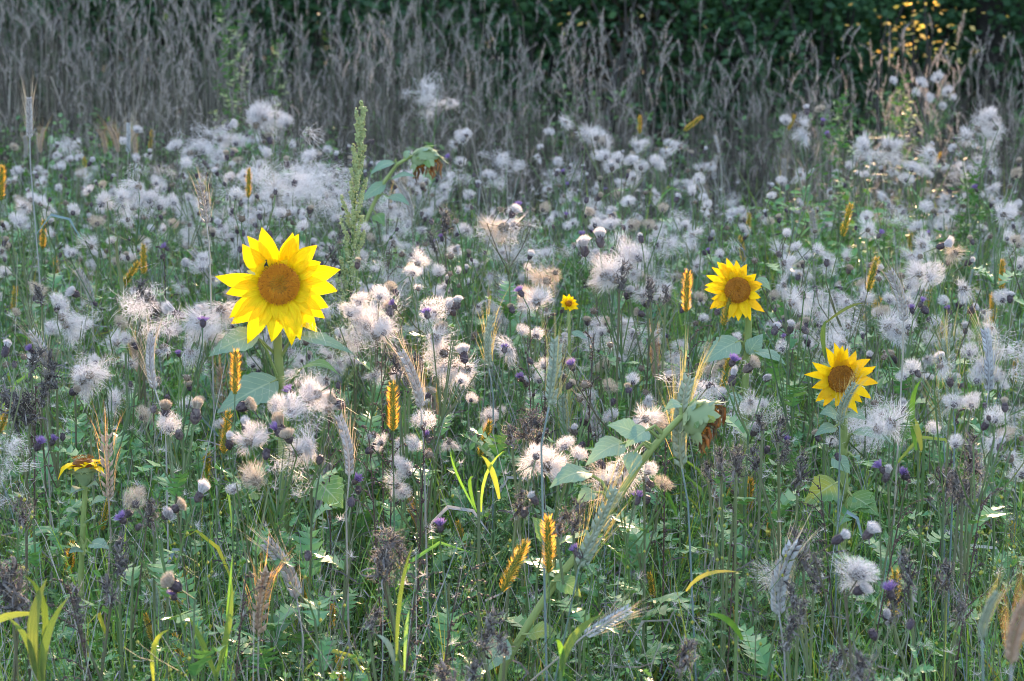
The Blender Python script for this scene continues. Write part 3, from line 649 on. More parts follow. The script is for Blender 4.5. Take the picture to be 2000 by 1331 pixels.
small_sunflower(4.42, 1441, 567, [(145,235),(190,170),(225,125),(255,130),(308,92),(372,108),(462,135),(540,205),(590,285),(585,310),(580,390),(615,500),(510,570),(475,550),(410,580),(370,560),(340,565),(235,490),(180,495),(190,415),(135,345),(145,310)],
    (395, 340), 3.915, 27, 'small yellow sunflower with a foxtail ear crossing its brown disc', (-.22, -1, .12), [(1462, 620), (1460, 680), (1455, 760), (1452, 900)],
    [((1440, 668), (1374, 708), .055, (.2, -.7, .65), 'sunleaf', (1458, 690), (.02, -.06)), ((1462, 690), (1490, 652), .055, (-.1, -.9, .3), 'sunleaf', (1459, 690), (.03, .05)),
     ((1478, 688), (1535, 712), .03, (0, -.5, .85), 'sunleaf', (1459, 700), (.02, -.04)), ((1440, 770), (1425, 800), .04, (.1, -.8, .6), 'sunleaf', (1456, 780), (.03, .0)),
     ((1480, 545), (1506, 568), .02, (0, -.8, .5), 'sunleaf', (1462, 600), (.03, .01))])
small_sunflower(4.05, 1643, 740, [(1045,760),(1112,725),(1185,750),(1220,770),(1305,798),(1405,860),(1440,915),(1430,960),(1475,1055),(1405,1170),(1340,1200),(1295,1280),(1250,1250),(1215,1280),(1140,1235),(1050,1235),(990,1195),(1000,1160),(945,1080),(965,1050),(895,980),(930,870)],
    (1185, 1015), 3.915, 29, 'small ragged yellow sunflower with a green ear of rye before its disc', (.1, -1, .1), [(1648, 800), (1648, 880), (1650, 960), (1646, 1040), (1640, 1180)],
    [((1640, 815), (1602, 808), .036, (0, -.7, .7), 'sunleaf', (1648, 825), (.02, -.02)), ((1652, 812), (1690, 818), .034, (0, -.6, .8), 'sunleaf', (1648, 830), (.02, -.02)),
     ((1630, 835), (1592, 850), .026, (0, -.7, .7), 'sunleaf', (1648, 842), (.02, -.03)), ((1670, 845), (1740, 858), .034, (0, -.55, .85), 'sunleaf', (1649, 880), (.0, -.06)),
     ((1628, 895), (1660, 925), .055, (.1, -.9, .4), 'sunleaf', (1648, 900), (-.0, -.03)), ((1668, 893), (1678, 900), .02, (0, -.7, .7), 'sunleaf', (1648, 900), (.02, 0)),
     ((1630, 945), (1574, 982), .062, (.2, -.75, .6), 'sunleaf2', (1648, 960), (.0, -.06)), ((1664, 970), (1715, 1005), .066, (-.1, -.75, .65), 'sunleaf2', (1649, 975), (.0, -.06)),
     ((1632, 970), (1640, 988), .035, (0, -.8, .6), 'sunleaf', (1648, 985), (.0, -.03))])
# nodding, withered heads seen from behind
def nodding(D, path, head, hd_dir, rpx, label, leafs, dry=26, r0=.010):
    b = atd(*path[0], D); pts = [atd(*q, D) for q in path]; low = pts[0]; ext = low+(low-pts[1]).normalized()*.05
    o3 = V((ext.x-.03, ext.y, 0)); S = thing('sunflower', 'sunflower', o3, label, 'sunflowers in the meadow')
    P = [V((0, 0, 0))]+[p-o3 for p in pts]; n = len(P)
    mb = MB(); mb.tube(P, [r0*(1-.35*k/n) for k in range(n)], 8); put('stem', mb.mesh('stem', 'sunstem', True), S)
    c = atd(*head, D)-o3; nz = V(hd_dir).normalized(); s = 1/scale_at(D); r = rpx*s; m4 = frame(c, nz, 0)
    mb = MB(); mb.lathe([(r*.15, -r*1.0), (r*.6, -r*.86), (r*.92, -r*.42), (r*1.0, .0), (r*.9, r*.12), (r*.4, r*.16)], 14, 0)
    hd = put('flower_head', mb.mesh('flower_head', 'bract', True), S, mat=m4)
    for k in range(34):
        an = k*2.39996; lvl = (k % 12)/11.; d = V((math.cos(an), math.sin(an), 0)); mb = MB(); ln = r*R.uniform(.62, .9)
        a = d*r*(.30+.66*lvl)+V((0, 0, -r*(1.0-.95*lvl))); o_ = (d*(.75-.45*lvl)+V((0, 0, .45+.55*lvl))).normalized(); up = (d*(.35+.65*lvl)+V((0, 0, -.9+.7*lvl))).normalized()
        pts = [a+up*r*.03, a+o_*ln*.3+up*r*.10, a+o_*ln*.62+up*r*.15, a+o_*ln*.85+up*r*.20, a+o_*ln+up*r*R.uniform(.24, .42)]
        mb.leaf(pts, [r*.24, r*.27, r*.19, r*.09, .0003], up, -.30, 0, .06)
        put('sepal', mb.mesh('sepal', ('bract', 'sunleaf', 'bract', 'bract', 'sunleaf2')[k % 5], True), hd)
    mb = MB()
    for k in range(130):
        t = math.sqrt((k+.5)/130); an = k*2.4; mb.bead((math.cos(an)*t*r*.92, math.sin(an)*t*r*.92, r*.18), r*.06, (0, 0, 1), 1.6)
    put('seed_disc', mb.mesh('seed_disc', 'disc_dark'), hd, kind='stuff')
    down = (m4.to_3x3().inverted() @ V((0, 0, -1)))
    for k in range(dry):
        an = R.uniform(0, 6.28); d = V((math.cos(an), math.sin(an), 0)); a = d*r*.9+V((0, 0, r*.12)); ln = r*R.uniform(.6, 1.15); mb = MB()
        b1 = a+(d*.2+V((0, 0, .8))).normalized()*ln*.4; b2 = b1+down*ln*.35+rdir()*ln*.12; b3 = b2+down*ln*.35+rdir()*ln*.2
        mb.leaf([a, b1, b2, b3], [r*.09, r*.12, r*.10, .0005], rdir(), .6, 0, .5); put('dried_petal', mb.mesh('dried_petal', 'drypetal'), hd)
    for (b0, tp, w, nr, mt, pt, dd) in leafs: sun_leaf(S, o3, atd(*b0, D+dd[0]), atd(*tp, D+dd[1]), w, nr, .01, mt, .22, atd(*pt, D))
    return S
nodding(3.45, [(985, 1300), (1035, 1215), (1090, 1130), (1150, 1055), (1200, 985), (1250, 905), (1300, 845), (1330, 815), (1352, 808)], (1374, 822), (.86, -.04, -.50), 42,
    'withered sunflower nodding on a long diagonal stem, brown petals hanging', [
    ((1245, 850), (1188, 830), .05, (.0, -.8, .6), 'sunleaf', (1290, 858), (-.03, -.04)), ((1262, 842), (1222, 872), .04, (.2, -.7, .6), 'sunleaf', (1296, 850), (-.02, -.05)),
    ((1215, 868), (1145, 905), .045, (.1, -.6, .8), 'sunleaf', (1275, 872), (.0, -.05)), ((1238, 885), (1232, 932), .05, (-.1, -.9, .4), 'sunleaf', (1272, 878), (-.02, -.05)),
    ((1150, 925), (1075, 948), .042, (.0, -.5, .85), 'sunleaf', (1200, 985), (.0, -.05)), ((1160, 962), (1125, 988), .03, (0, -.7, .7), 'sunleaf', (1195, 990), (-.02, -.04)),
    ((1092, 1135), (1135, 1165), .045, (0, -.8, .6), 'sunleaf2', (1066, 1165), (-.02, -.05)), ((1080, 1065), (1040, 1010), .035, (.1, -.8, .6), 'sunleaf2', (1062, 1172), (.02, .06)),
    ((1035, 1240), (1090, 1240), .035, (0, -.6, .8), 'sunleaf2', (1005, 1265), (-.02, -.04)), ((985, 1250), (945, 1315), .06, (.2, -.85, .5), 'sunleaf', (1003, 1268), (-.03, -.06)),
    ((1330, 792), (1298, 800), .02, (0, -.7, .7), 'sunleaf', (1330, 815), (-.0, -.02))], 30, .0070)
nodding(5.9, [(700, 470), (722, 415), (748, 360), (775, 322), (802, 306), (825, 305)], (832, 316), (.35, -.10, -.92), 29,
    'nodding green sunflower head with orange withered petals near the mugwort spire', [
    ((768, 318), (722, 340), .030, (.1, -.6, .8), 'sunleaf', (775, 322), (0, -.05)), ((750, 360), (702, 395), .034, (.3, -.8, .5), 'sunleaf', (748, 362), (0, -.05)),
    ((790, 310), (802, 295), .03, (0, -.8, .6), 'sunleaf', (790, 312), (0, 0)), ((760, 385), (800, 400), .03, (0, -.6, .8), 'sunleaf', (735, 390), (0, -.05)),
    ((735, 420), (750, 440), .045, (0, -.8, .6), 'sunleaf2', (722, 415), (0, -.04)), ((765, 350), (812, 345), .024, (0, -.5, .8), 'sunleaf', (752, 352), (0, -.05))], 12, .0058)
# small one seen from the side
D4 = 3.7; c4 = atd(163, 908, D4); b4 = atd(158, 1130, D4+.02); o3 = V((b4.x, b4.y, 0))
S4 = thing('sunflower', 'sunflower', o3, 'small sunflower seen from the side with petals held flat above its stem', 'sunflowers in the meadow')
mb = MB(); mb.tube([V((0, 0, 0)), b4-o3, atd(163, 1010, D4)-o3, atd(167, 950, D4)-o3, c4+V((0, 0, -.02))-o3], [.006, .005, .0045, .0042, .005], 7); put('stem', mb.mesh('stem', 'sunstem', True), S4)
tt = []
for k in range(17):
    an = k*6.283/17; L = R.uniform(.034, .05); tt.append((math.cos(an)*L, math.sin(an)*L))
flower_head(S4, o3, c4, (-.05, .06, 1), tt, .019, .017, 'petal', ['disc_dark', 'disc_dark'], curl=(-.55, .05))
for (b0, tp, w) in [((160, 955), (138, 962), .022), ((172, 950), (190, 945), .018), ((178, 985), (205, 975), .022), ((150, 1000), (128, 1000), .018), ((178, 1062), (212, 1070), .03), ((150, 1060), (128, 1040), .03), ((172, 1020), (185, 1012), .024), ((160, 1075), (135, 1080), .02)]:
    sun_leaf(S4, o3, atd(*b0, D4), atd(*tp, D4-.03), w, (0, -.6, .8), .004, pet=atd(164, b0[1]+8, D4))
# tiny bloom turned away between the thistles
D5 = 4.75; c5 = atd(1110, 594, D5); o3 = V((c5.x+.005, D5+.03, 0))
S5 = thing('sunflower', 'sunflower', o3, 'tiny half open yellow sunflower among thistles below the fluff cluster', 'sunflowers in the meadow')
mb = MB(); mb.tube([V((0, 0, 0)), atd(1112, 660, D5+.01)-o3, c5-o3], [.004, .0035, .004], 6); put('stem', mb.mesh('stem', 'sunstem', True), S5)
tt = [(math.cos(k*.52+.3)*L, math.sin(k*.52+.3)*L*.95) for k in range(12) for L in [R.uniform(.016, .024)]]
flower_head(S5, o3, c5, (.45, -.8, .45), tt, .007, .011, 'petal', ['disc', 'disc_in'], curl=(.0, .4))
sun_leaf(S5, o3, c5+V((.01, 0, -.06)), c5+V((.04, -.02, -.07)), .02, (0, -.5, .8))

# ------------------------------------------------------------------ mugwort
def mugwort(top, d, base_u, label, wid, nb, beads, leafn, flower_mat='mug', low=.25):
    T = atd(*top, d); b = atd(base_u, 900, d); o3 = V((b.x, d+.02, 0)); root = thing('mugwort', 'mugwort', o3, label)
    tp = T-o3; main = curve(V((0, 0, 0)), tp, 10, V((-.012, 0, 0))); mb = MB(); mb.tube(main, [.006-.0005*k for k in range(11)], 6); put('stem', mb.mesh('stem', 'stem', True), root)
    def on(t): i = min(9, int(t*10)); return main[i].lerp(main[i+1], t*10-i)
    for k in range(nb):
        t = low+(1-low)*(k+.5)/nb; p = on(t); an = k*2.4; w = wid*(1.04-t)**.85*R.uniform(.35, 1.35)+.004; e = p+V((math.cos(an)*w, math.sin(an)*w, w*1.15+.02))
        mb = MB(); pts = curve(p, e, 4, V((math.cos(an)*.2, math.sin(an)*.2, -.15))*w); mb.tube(pts, [.0012, .001, .0009, .0007, .0005], 3, 1)
        for q in range(beads):
            s = R.random()**.7; i = min(3, int(s*4)); c = pts[i].lerp(pts[i+1], s*4-i)+rdir()*R.uniform(.001, .0055)
            mb.bead(c, R.uniform(.0020, .0038), rdir(), 1.3, 0)
        put('flower_spray', mb.mesh('flower_spray', [flower_mat, 'stem']), root)
    for k in range(leafn):
        t = R.uniform(.30, .8); p = on(t); an = R.uniform(0, 6.28); L = R.uniform(.03, .055)*(1.2 if t < .5 else .8); d_ = V((math.cos(an), math.sin(an), R.uniform(0, .7))).normalized()
        mb = MB(); mb.leaf([p+d_*.004, p+d_*L*.4+V((0, 0, .003)), p+d_*L*.75, p+d_*L+V((0, 0, -.006))], [.002, L*.13, L*.10, .0005], V((0, 0, 1)), .25); put('leaf', mb.mesh('leaf', 'mugleaf'), root)
    return root
mugwort((708, 222), 4.9, 655, 'tall grey green mugwort spire with its tip lit gold', .060, 62, 46, 40, low=.46)

# ------------------------------------------------------------------ foxtail grass
def fox_ear(mat):
    mb = MB(); L = .07; N = 150; r = .0036
    mb.lathe([(.0015, 0), (r*.8, L*.08), (r, L*.3), (r*.95, L*.75), (r*.6, L*.95), (.0005, L)], 7, 0)
    for k in range(N):
        t = (k+.5)/N; an = k*2.39996; rr = r*(1.05 if .06 < t < .85 else .75); z = L*t*.98; d = V((math.cos(an), math.sin(an), .9)).normalized()
        p = V((math.cos(an)*rr, math.sin(an)*rr, z)); mb.bead(p, .0011, d, 1.7, 0)
    core = mb
    mb = MB()
    for k in range(330):
        t = R.random()**.9; an = R.uniform(0, 6.28); env = .45+.55*min(1, t/.12)*(1 if t < .8 else 1-.45*(t-.8)/.2)
        p = V((math.cos(an)*r*.8*env, math.sin(an)*r*.8*env, L*t*.96)); d = V((math.cos(an), math.sin(an), R.uniform(.5, 1.3)+(1.2 if t > .92 else 0))).normalized(); l = R.uniform(.007, .0115)*(.6+.4*env)
        mb.hair([p, p+d*l*.55, p+d*l+V((0, 0, .001))], .00055)
    return core.mesh('ear', 'foxcore', True), mb.mesh('bristles', mat)
FOX = {'bright': [fox_ear('bristle') for _ in range(3)], 'dull': [fox_ear('bristle_dull') for _ in range(3)]}
def foxtail(top, bot, tone, label=None, L=.072, leaf=True):
    px = math.hypot(top[0]-bot[0], top[1]-bot[1]); d = FPX*L/px; d = min(max(d, 2.6), 8.)
    if d*(bot[1]-HORIZON)/FPX > 1.25: d = 1.2*FPX/(bot[1]-HORIZON)
    A = atd(*bot, d); B = atd(*top, d+R.uniform(-.015, .01)); ax = (B-A); s = ax.length/.07
    lean = V((-ax.x*1.6+R.uniform(-.03, .03), R.uniform(.0, .06), 0)); o3 = V((A.x+lean.x, A.y+lean.y, 0))
    root = thing('foxtail_grass', 'foxtail grass', o3, label, 'yellow foxtail grass')
    core, br = R.choice(FOX[tone]); m4 = frame(A-o3, ax, None, s); e = put('ear', core, root, mat=m4); put('bristles', br, e, kind='stuff')
    P0 = V((0, 0, 0)); P3 = A-o3; P2 = P3-ax.normalized()*.10*max(.5, s); P2.z = max(P2.z, P3.z*.5); P1 = P0.lerp(P2, .5)
    mb = MB(); mb.tube([P0, P1, P2, P3.lerp(P2, .4), P3], [.0017, .0015, .0012, .001, .0009], 4); put('stem', mb.mesh('stem', 'stem'), root)
    if leaf:
        for k in range(2):
            p = P1.lerp(P2, R.uniform(.0, .7)); an = R.uniform(0, 6.28); dd = V((math.cos(an), math.sin(an)*.5, 0)); ln = R.uniform(.10, .18); mb = MB()
            pts = [p, p+dd*ln*.2+V((0, 0, ln*.35)), p+dd*ln*.5+V((0, 0, ln*.55)), p+dd*ln*.9+V((0, 0, ln*.45))]
            mb.leaf(pts, [.0015, .0035, .003, .0003], V((dd.y, -dd.x, .6)), .3); put('leaf', mb.mesh('leaf', R.choice(['grass', 'yellowgrass'])), root)
    if label is None: THINGS.append((root, 'glowing amber foxtail ear' if tone == 'bright' else 'dull golden foxtail ear', *proj((A+B)/2), 'foxtail'))
    return root
foxtail((1070, 1010), (1072, 1118), 'bright', 'brightest amber foxtail ear, upright, in front of the diagonal sunflower stem', .078)
foxtail((1027, 1058), (980, 1155), 'dull', 'leaning golden foxtail ear close to the brightest amber one', .078)
foxtail((767, 748), (768, 842), 'bright', 'thick upright orange foxtail ear between the thistle clusters', .080)
foxtail((1432, 560), (1412, 636), 'dull', 'greenish foxtail ear crossing the disc of a small sunflower', .078)
foxtail((22, 788), (-4, 848), 'bright', 'curved orange foxtail ear cut by the left photo edge', .07)
for (t, b, tn) in FOXES:
    foxtail(t, b, tn)

# ------------------------------------------------------------------ cereal ears
def cereal_ear(bend, key, awn_l, spread):
    L = .085; rows = 13
    def c(t): return V((bend*L*t*t*1.2, 0, L*t*(1-.25*abs(bend)*t)))
    mb = MB(); aw = MB(); mb.tube([c(k/5) for k in range(6)], .0012, 4, 0)
    for k in range(rows):
        t = .02+.94*k/rows; p = c(t); ax = (c(min(1, t+.05))-c(t)).normalized()
        for sg in (-1, 1):
            for side in (V((1, 0, 0)), V((0, 1, 0))):
                sd = (side*sg); sd = (sd-ax*sd.dot(ax)).normalized()
                if side.y and R.random() < .25: continue
                d = (ax+sd*.52).normalized(); q = p+sd*.0020+ax*R.uniform(0, .002); ln = .0135*(1-.35*abs(t-.4))
                i = len(mb.v); w1 = d.cross(ax.cross(d)); a = d.orthogonal().normalized()*.0024; b = d.cross(a)
                m_ = q+d*ln*.45
                mb.v += [tuple(q), tuple(m_+a), tuple(m_+b), tuple(m_-a), tuple(m_-b), tuple(q+d*ln)]
                for (x, y) in ((1,2),(2,3),(3,4),(4,1)): mb.f += [(i, i+y, i+x), (i+5, i+x, i+y)]; mb.m += [0, 0]
                e = q+d*ln; al = awn_l*R.uniform(.7, 1.15); dd = (ax+sd*spread*R.uniform(.3, 1.3)+rdir()*.08).normalized()
                aw.hair([e, e+dd*al*.5+ax*.001, e+dd*al+sd*al*.05], .00052)
    return mb.mesh('ear', 'ear_'+key), aw.mesh('awns', 'awn_'+key)
EARS = {k: [cereal_ear(b, k, R.uniform(.042, .058), R.uniform(.20, .34)) for b in (0., .25, -.3)] for k in ('grey', 'tan', 'green', 'white', 'brown')}
KEYNAME = {'grey': 'grey ear of rye', 'tan': 'tan ear of rye', 'green': 'greenish ear of rye', 'white': 'whitish ear of rye', 'brown': 'brown ear of rye'}
def cereal(base, tip, key, label=None, L=.10, d=None, stemto=None, leaf=True, cat='rye stalk'):
    px = math.hypot(tip[0]-base[0], tip[1]-base[1])
    if d is None:
        d = FPX*L/px; d = min(max(d, 2.6), 8.)
    if d*(base[1]-HORIZON)/FPX > 1.25: d = 1.2*FPX/(base[1]-HORIZON)
    A = atd(*base, d); B = atd(*tip, d+R.uniform(-.02, .01)); ax = B-A; s = ax.length/.085
    if stemto: q = atd(*stemto, d+.02); g_ = A+(q-A)*(A.z/(A.z-q.z)) if q.z < A.z-.02 else q; o3 = V((g_.x, g_.y, 0))
    else: o3 = V((A.x-ax.x*.8+R.uniform(-.04, .04), A.y+R.uniform(0, .05), 0))
    root = thing('rye_stalk', cat, o3, label, 'ripe rye stalks standing in the meadow')
    e0, a0 = R.choice(EARS[key]); e = put('ear', e0, root, mat=frame(A-o3, ax, None, s) @ Matrix.Diagonal((1.08, 1.08, 1, 1))); put('awns', a0, e, kind='stuff')
    P3 = A-o3; P2 = P3-ax.normalized()*.06 if not stemto else P3.lerp(V((0, 0, 0)), .15); mb = MB()
    mb.tube([V((0, 0, 0)), P2*.5+V((R.uniform(-.01, .01), 0, .0)), P2, P3.lerp(P2, .4), P3], [.0021, .0019, .0016, .0014, .0013], 5)
    sm = {'green': 'bluestem', 'white': 'straw', 'grey': 'straw', 'tan': 'straw', 'brown': 'straw'}[key]
    put('stem', mb.mesh('stem', sm, True), root)
    if leaf and R.random() < .7:
        p = P2*R.uniform(.5, .85); an = R.uniform(0, 6.28); dd = V((math.cos(an), math.sin(an)*.5, 0)); ln = R.uniform(.10, .2); mb = MB()
        mb.leaf([p, p+dd*ln*.3+V((0, 0, ln*.3)), p+dd*ln*.65+V((0, 0, ln*.25)), p+dd*ln*.9+V((0, 0, -ln*.1))], [.002, .004, .003, .0003], V((dd.y, -dd.x, .8)), .3)
        put('leaf', mb.mesh('leaf', R.choice(['straw', 'yellowgrass', 'bluestem'])), root)
    if label is None: THINGS.append((root, KEYNAME[key], *proj((A+B)/2), 'rye'))
    return root
cereal((505, 1243), (508, 1085), 'tan', 'tan ear of rye with orange lit awns, standing foremost at left', .12)
cereal((580, 1172), (558, 1035), 'grey', 'slim grey ear of rye leaning beside the foremost tan one', .11)
cereal((1522, 1205), (1500, 1050), 'white', 'whitish ear of rye with wide spread awns beside the low thistle', .115)
cereal((1130, 1112), (1205, 955), 'green', 'long green and grey ear of rye leaning across the diagonal sunflower stem', .13, stemto=(1085, 1330))
cereal((1140, 1243), (1232, 1188), 'white', 'pale ear of rye lying almost level under the diagonal sunflower stem', .085, 3.05, stemto=(1085, 1290))
cereal((1332, 915), (1302, 740), 'green', 'big green ear of rye with amber awns left of the withered sunflower', .14)
cereal((1640, 832), (1640, 745), 'green', 'green ear of rye standing before the ragged small sunflower', .08, 3.8)
cereal((1930, 768), (1947, 645), 'white', 'silvery white ear of rye with long fanned awns near the right edge', .12)
cereal((212, 976), (204, 850), 'tan', 'ear of rye with orange awns touching the side-facing sunflower', .10)
cereal((1975, 1300), (1978, 1110), 'tan', 'blurred tan ear of rye close to the lens at the right edge', .10, 2.15)
cereal((1918, 1250), (1915, 1155), 'green', 'blurred green ear of rye close to the lens, lower right', .06, 2.35)
for (b, t, k) in [((312,1238),(316,1138),'green'), ((820,1062),(832,985),'brown'), ((682,932),(692,812),'grey'), ((856,862),(843,770),'brown'), ((822,800),(812,685),'grey'), ((1166,862),(1170,760),'grey'), ((1072,795),(1098,662),'green'),
    ((1842,852),(1834,745),'green'), ((1765,632),(1768,520),'grey'), ((1940,992),(1942,895),'grey'), ((224,742),(230,675),'grey'), ((303,762),(268,655),'grey'), ((280,745),(255,660),'tan'), ((240,850),(236,770),'brown'), ((940,520),(890,560),'grey'),
    ((302,548),(284,578),'grey'), ((404,440),(394,340),'grey'), ((230,300),(229,240),'tan'), ((250,300),(251,240),'white'), ((205,302),(211,256),'tan'), ((58,272),(56,190),'grey'), ((804,425),(800,350),'grey'), ((1396,352),(1385,305),'grey'),
    ((436,802),(430,715),'tan'), ((700,885),(712,800),'grey'), ((1402,1000),(1406,935),'tan'), ((545,425),(540,350),'grey'), ((985,610),(990,545),'green'), ((1010,520),(1012,460),'green'), ((820,560),(850,520),'grey'), ((1405,300),(1400,262),'grey'),
    ((80,300),(72,250),'tan'), ((48,310),(60,262),'grey'), ((265,310),(262,258),'tan'), ((95,745),(100,640),'grey'), ((180,600),(176,520),'grey'), ((410,560),(400,480),'grey'), ((955,720),(940,620),'green'), ((1105,870),(1100,770),'green'),
    ((1280,740),(1278,650),'tan'), ((1590,470),(1592,400),'grey'), ((1660,420),(1662,360),'grey'), ((1385,420),(1382,355),'grey'), ((1860,780),(1850,660),'green'), ((740,800),(735,720),'green'), ((1215,470),(1218,420),'grey'), ((1120,420),(1118,370),'grey'),
    ((1700,475),(1715,420),'white'), ((620,1000),(640,905),'grey'), ((1530,360),(1532,310),'grey'), ((830,770),(822,700),'brown'), ((275,880),(270,800),'grey'), ((170,560),(165,500),'grey'), ((350,560),(346,500),'tan')]:
    cereal(b, t, k)

# ------------------------------------------------------------------ withered thistles (dark, shaggy)
def withered_head(h, w):
    mb = MB(); axis = [V((R.gauss(0, .004), R.gauss(0, .004), h*k/4)) for k in range(5)]
    for k in range(int(120*h/.09)):
        t = R.random(); i = min(3, int(t*4)); an = R.uniform(0, 6.28); p = axis[i].lerp(axis[i+1], t*4-i); d = V((math.cos(an), math.sin(an), R.uniform(-.3, .9))).normalized(); L = R.uniform(.5, 1.5)*w*(1.15-.5*t); tot = R.uniform(1.0, 4.2)*R.choice((-1, 1)); up = V((R.gauss(0, .4), R.gauss(0, .4), 1)).normalized(); pts = [p]; ang = R.uniform(-.5, .8); n = 6
        for q in range(n):
            ang += tot/n*(.3+q*.26); pts.append(pts[-1]+(d*math.cos(ang)+up*math.sin(ang))*(L*1.5/n))
        sd = (d.cross(up)+rdir()*.5).normalized(); wd = R.uniform(.0009, .0030); mb.blade(pts, [wd*.6, wd, wd*R.uniform(.5, 1.3), wd*.8, wd*R.uniform(.4, 1.), wd*.45, wd*.1], sd)
    for k in range(190):
        t = R.random(); p = V((R.gauss(0, w*.55), R.gauss(0, w*.55), h*1.08*t)); d = rdir(); l = R.uniform(.006, .018); mb.hair([p, p+d*l*.5+rdir()*.003, p+d*l+rdir()*.006], .00055, 1 if k % 2 else 0)
    return mb.mesh('withered_head', ['dead', 'tan'])
WITH = [withered_head(R.uniform(.035, .08), R.uniform(.014, .022)) for _ in range(7)]
def withered(u, v, d, s=1., label=None):
    p = atd(u, v, d); o3 = V((p.x+R.uniform(-.04, .04), d+.03, 0)); root = thing('withered_thistle', 'withered thistle', o3, label, 'withered dark thistles')
    n = R.choice((1, 2, 2, 3)); mb = MB(); ends = []
    for k in range(n):
        e = p-o3+V((0, 0, -.04*s)) + (V((R.uniform(-.05, .05), R.uniform(-.04, .04), R.uniform(-.06, .03))) if k else V((0, 0, 0))); ends.append(e)
        mb.tube(curve(V((0, 0, 0)), e, 4, V((R.uniform(-.02, .02), 0, 0))) if k == 0 else curve(ends[0]*.72, e, 3), .0022, 4)
        put('withered_head', R.choice(WITH), root, mat=frame(e, (R.uniform(-.4, .4), R.uniform(-.4, .4), 1), None, s*R.uniform(.65, 1.05)))
    put('stem', mb.mesh('stem', 'dstem'), root)
    if label is None: THINGS.append((root, 'shrivelled grey thistle top', u, v, 'withered'))
for (u, v, d, s) in [(785,1050,3.3,1.),(1570,1050,3.25,1.1),(1590,1110,3.2,1.),(985,1230,3.05,1.),(880,1295,2.95,1.1),(920,1290,3.0,.9),(1490,800,3.75,.9),(1520,830,3.8,.8),(1410,890,3.6,.8),(1780,1100,3.2,1.),(1850,1110,3.3,.9),
    (230,1070,3.35,1.1),(215,1130,3.25,1.),(50,980,3.5,1.),(20,1110,3.2,1.2),(1690,1290,2.75,1.1),(1000,830,3.8,1.),(1010,960,3.5,1.),(1560,1180,3.1,.9),(1900,880,3.7,1.),(720,1190,3.1,.9),(1330,1270,2.95,.8),(60,690,4.2,1.1),
    (30,770,4.1,1.1),(110,720,4.2,1.),(1210,530,4.7,1.),(690,450,5.4,1.),(870,420,5.6,1.1),(1300,560,4.6,.9),(270,560,4.7,1.),(80,560,4.8,1.),(1440,900,3.5,.8),(1880,930,3.6,.9),(800,720,4.1,.9),(300,1000,3.4,.8),(1560,900,3.6,1.),(1120,1000,3.4,.8)]:
    withered(u, v, d, s)
# dark beaded seed stalks
def seed_stalk(u, v, d, h, lean, label=None):
    p = atd(u, v, d); o3 = V((p.x-lean*.6, d+.02, 0)); root = thing('seed_stalk', 'seed stalk', o3, label, 'dark beaded seed stalks')
    tip = p-o3; mb = MB(); main = curve(V((0, 0, 0)), tip, 6, V((0, 0, .03))); mb.tube(main, [.0018, .0017, .0016, .0014, .0012, .001, .0006], 4)
    sd = MB()
    for k in range(9):
        t = .62+.38*k/9; i = min(5, int(t*6)); a = main[i].lerp(main[i+1], t*6-i); an = R.uniform(0, 6.28); L = h*R.uniform(.25, .6)
        e = a+V((math.cos(an)*L*.6+lean*.25, math.sin(an)*L*.3, L*.5)); pts = curve(a, e, 3, V((0, 0, .012))); mb.tube(pts, [.0008, .0007, .0006, .0004], 3)
        for q in range(12):
            s = R.random(); i2 = min(2, int(s*3)); c = pts[i2].lerp(pts[i2+1], s*3-i2)+rdir()*.002; sd.bead(c, R.uniform(.0013, .0022), rdir(), 1.5)
    put('stem', mb.mesh('stem', 'seedhead'), root); put('seeds', sd.mesh('seeds', 'seedhead'), root, kind='stuff')
    if label is None: THINGS.append((root, 'dark stalk beaded with brown seeds', u, v, 'seedstalk'))
for (u, v, d, lean) in [(1065,615,4.4,0),(1160,650,4.3,.05),(1030,660,4.35,-.05),(745,700,4.1,0),(770,760,4.0,.04),(820,1100,3.1,.12),(900,1110,3.15,.15),(1600,930,3.6,-.12),(1770,950,3.5,.15),(1300,830,3.8,0),(830,830,3.8,.05),(720,840,3.7,-.05),(70,750,4.1,.06),(760,470,5.2,.05),
    (480,1120,3.2,.1),(130,1130,3.2,-.15),(1870,800,3.9,.08),(1440,960,3.5,.03),(320,480,5.2,0),(1350,640,4.4,.05),(1920,960,3.45,.1),(640,760,3.9,0)]:
    seed_stalk(u, v, d, .10, lean)

# ------------------------------------------------------------------ main thistles, read off the photograph
T = hero_thistle
T(3.75, [(605,782,'shag',1.25),(570,790,'ball',1.3),(540,785,'ball',1.1),(486,790,'tuft',1.3),(655,784,'tuft',1.2),(548,832,'tuft',1.2),(565,765,'flower',1.),(640,800,'shag',.8),(620,770,'shag',1.),(590,800,'down',.9)], 'broad thistle cluster with white down and purple florets below the large sunflower')
T(3.65, [(500,845,'ball',1.2),(485,865,'shag',1.),(540,840,'flower',1.),(600,870,'shag',1.2),(580,885,'shag',1.1),(520,887,'bud',1.1),(625,898,'bud',1.),(448,858,'tuft',1.),(560,850,'tuft',1.),(575,905,'down',.9)], 'thistle with hanging white down just under the broad cluster')
T(3.5, [(482,935,'tanshag',1.),(500,940,'tanshag',1.),(455,950,'ball',.7)], 'low thistle with warm lit cream down above yellow sunflower leaves')  # tan heads carry warm sunlight in their colour
T(3.6, [(330,822,'ball',1.1),(324,795,'tuft',1.1),(384,800,'tuft',1.3),(350,850,'bud',1.1),(300,800,'bud',.8)], 'thistle with thick cream tufts lit warm from behind, by the grey rye')
T(3.35, [(258,972,'tanball',1.05),(235,1010,'flower',1.)], 'thistle with one tan brush head above one purple flower')
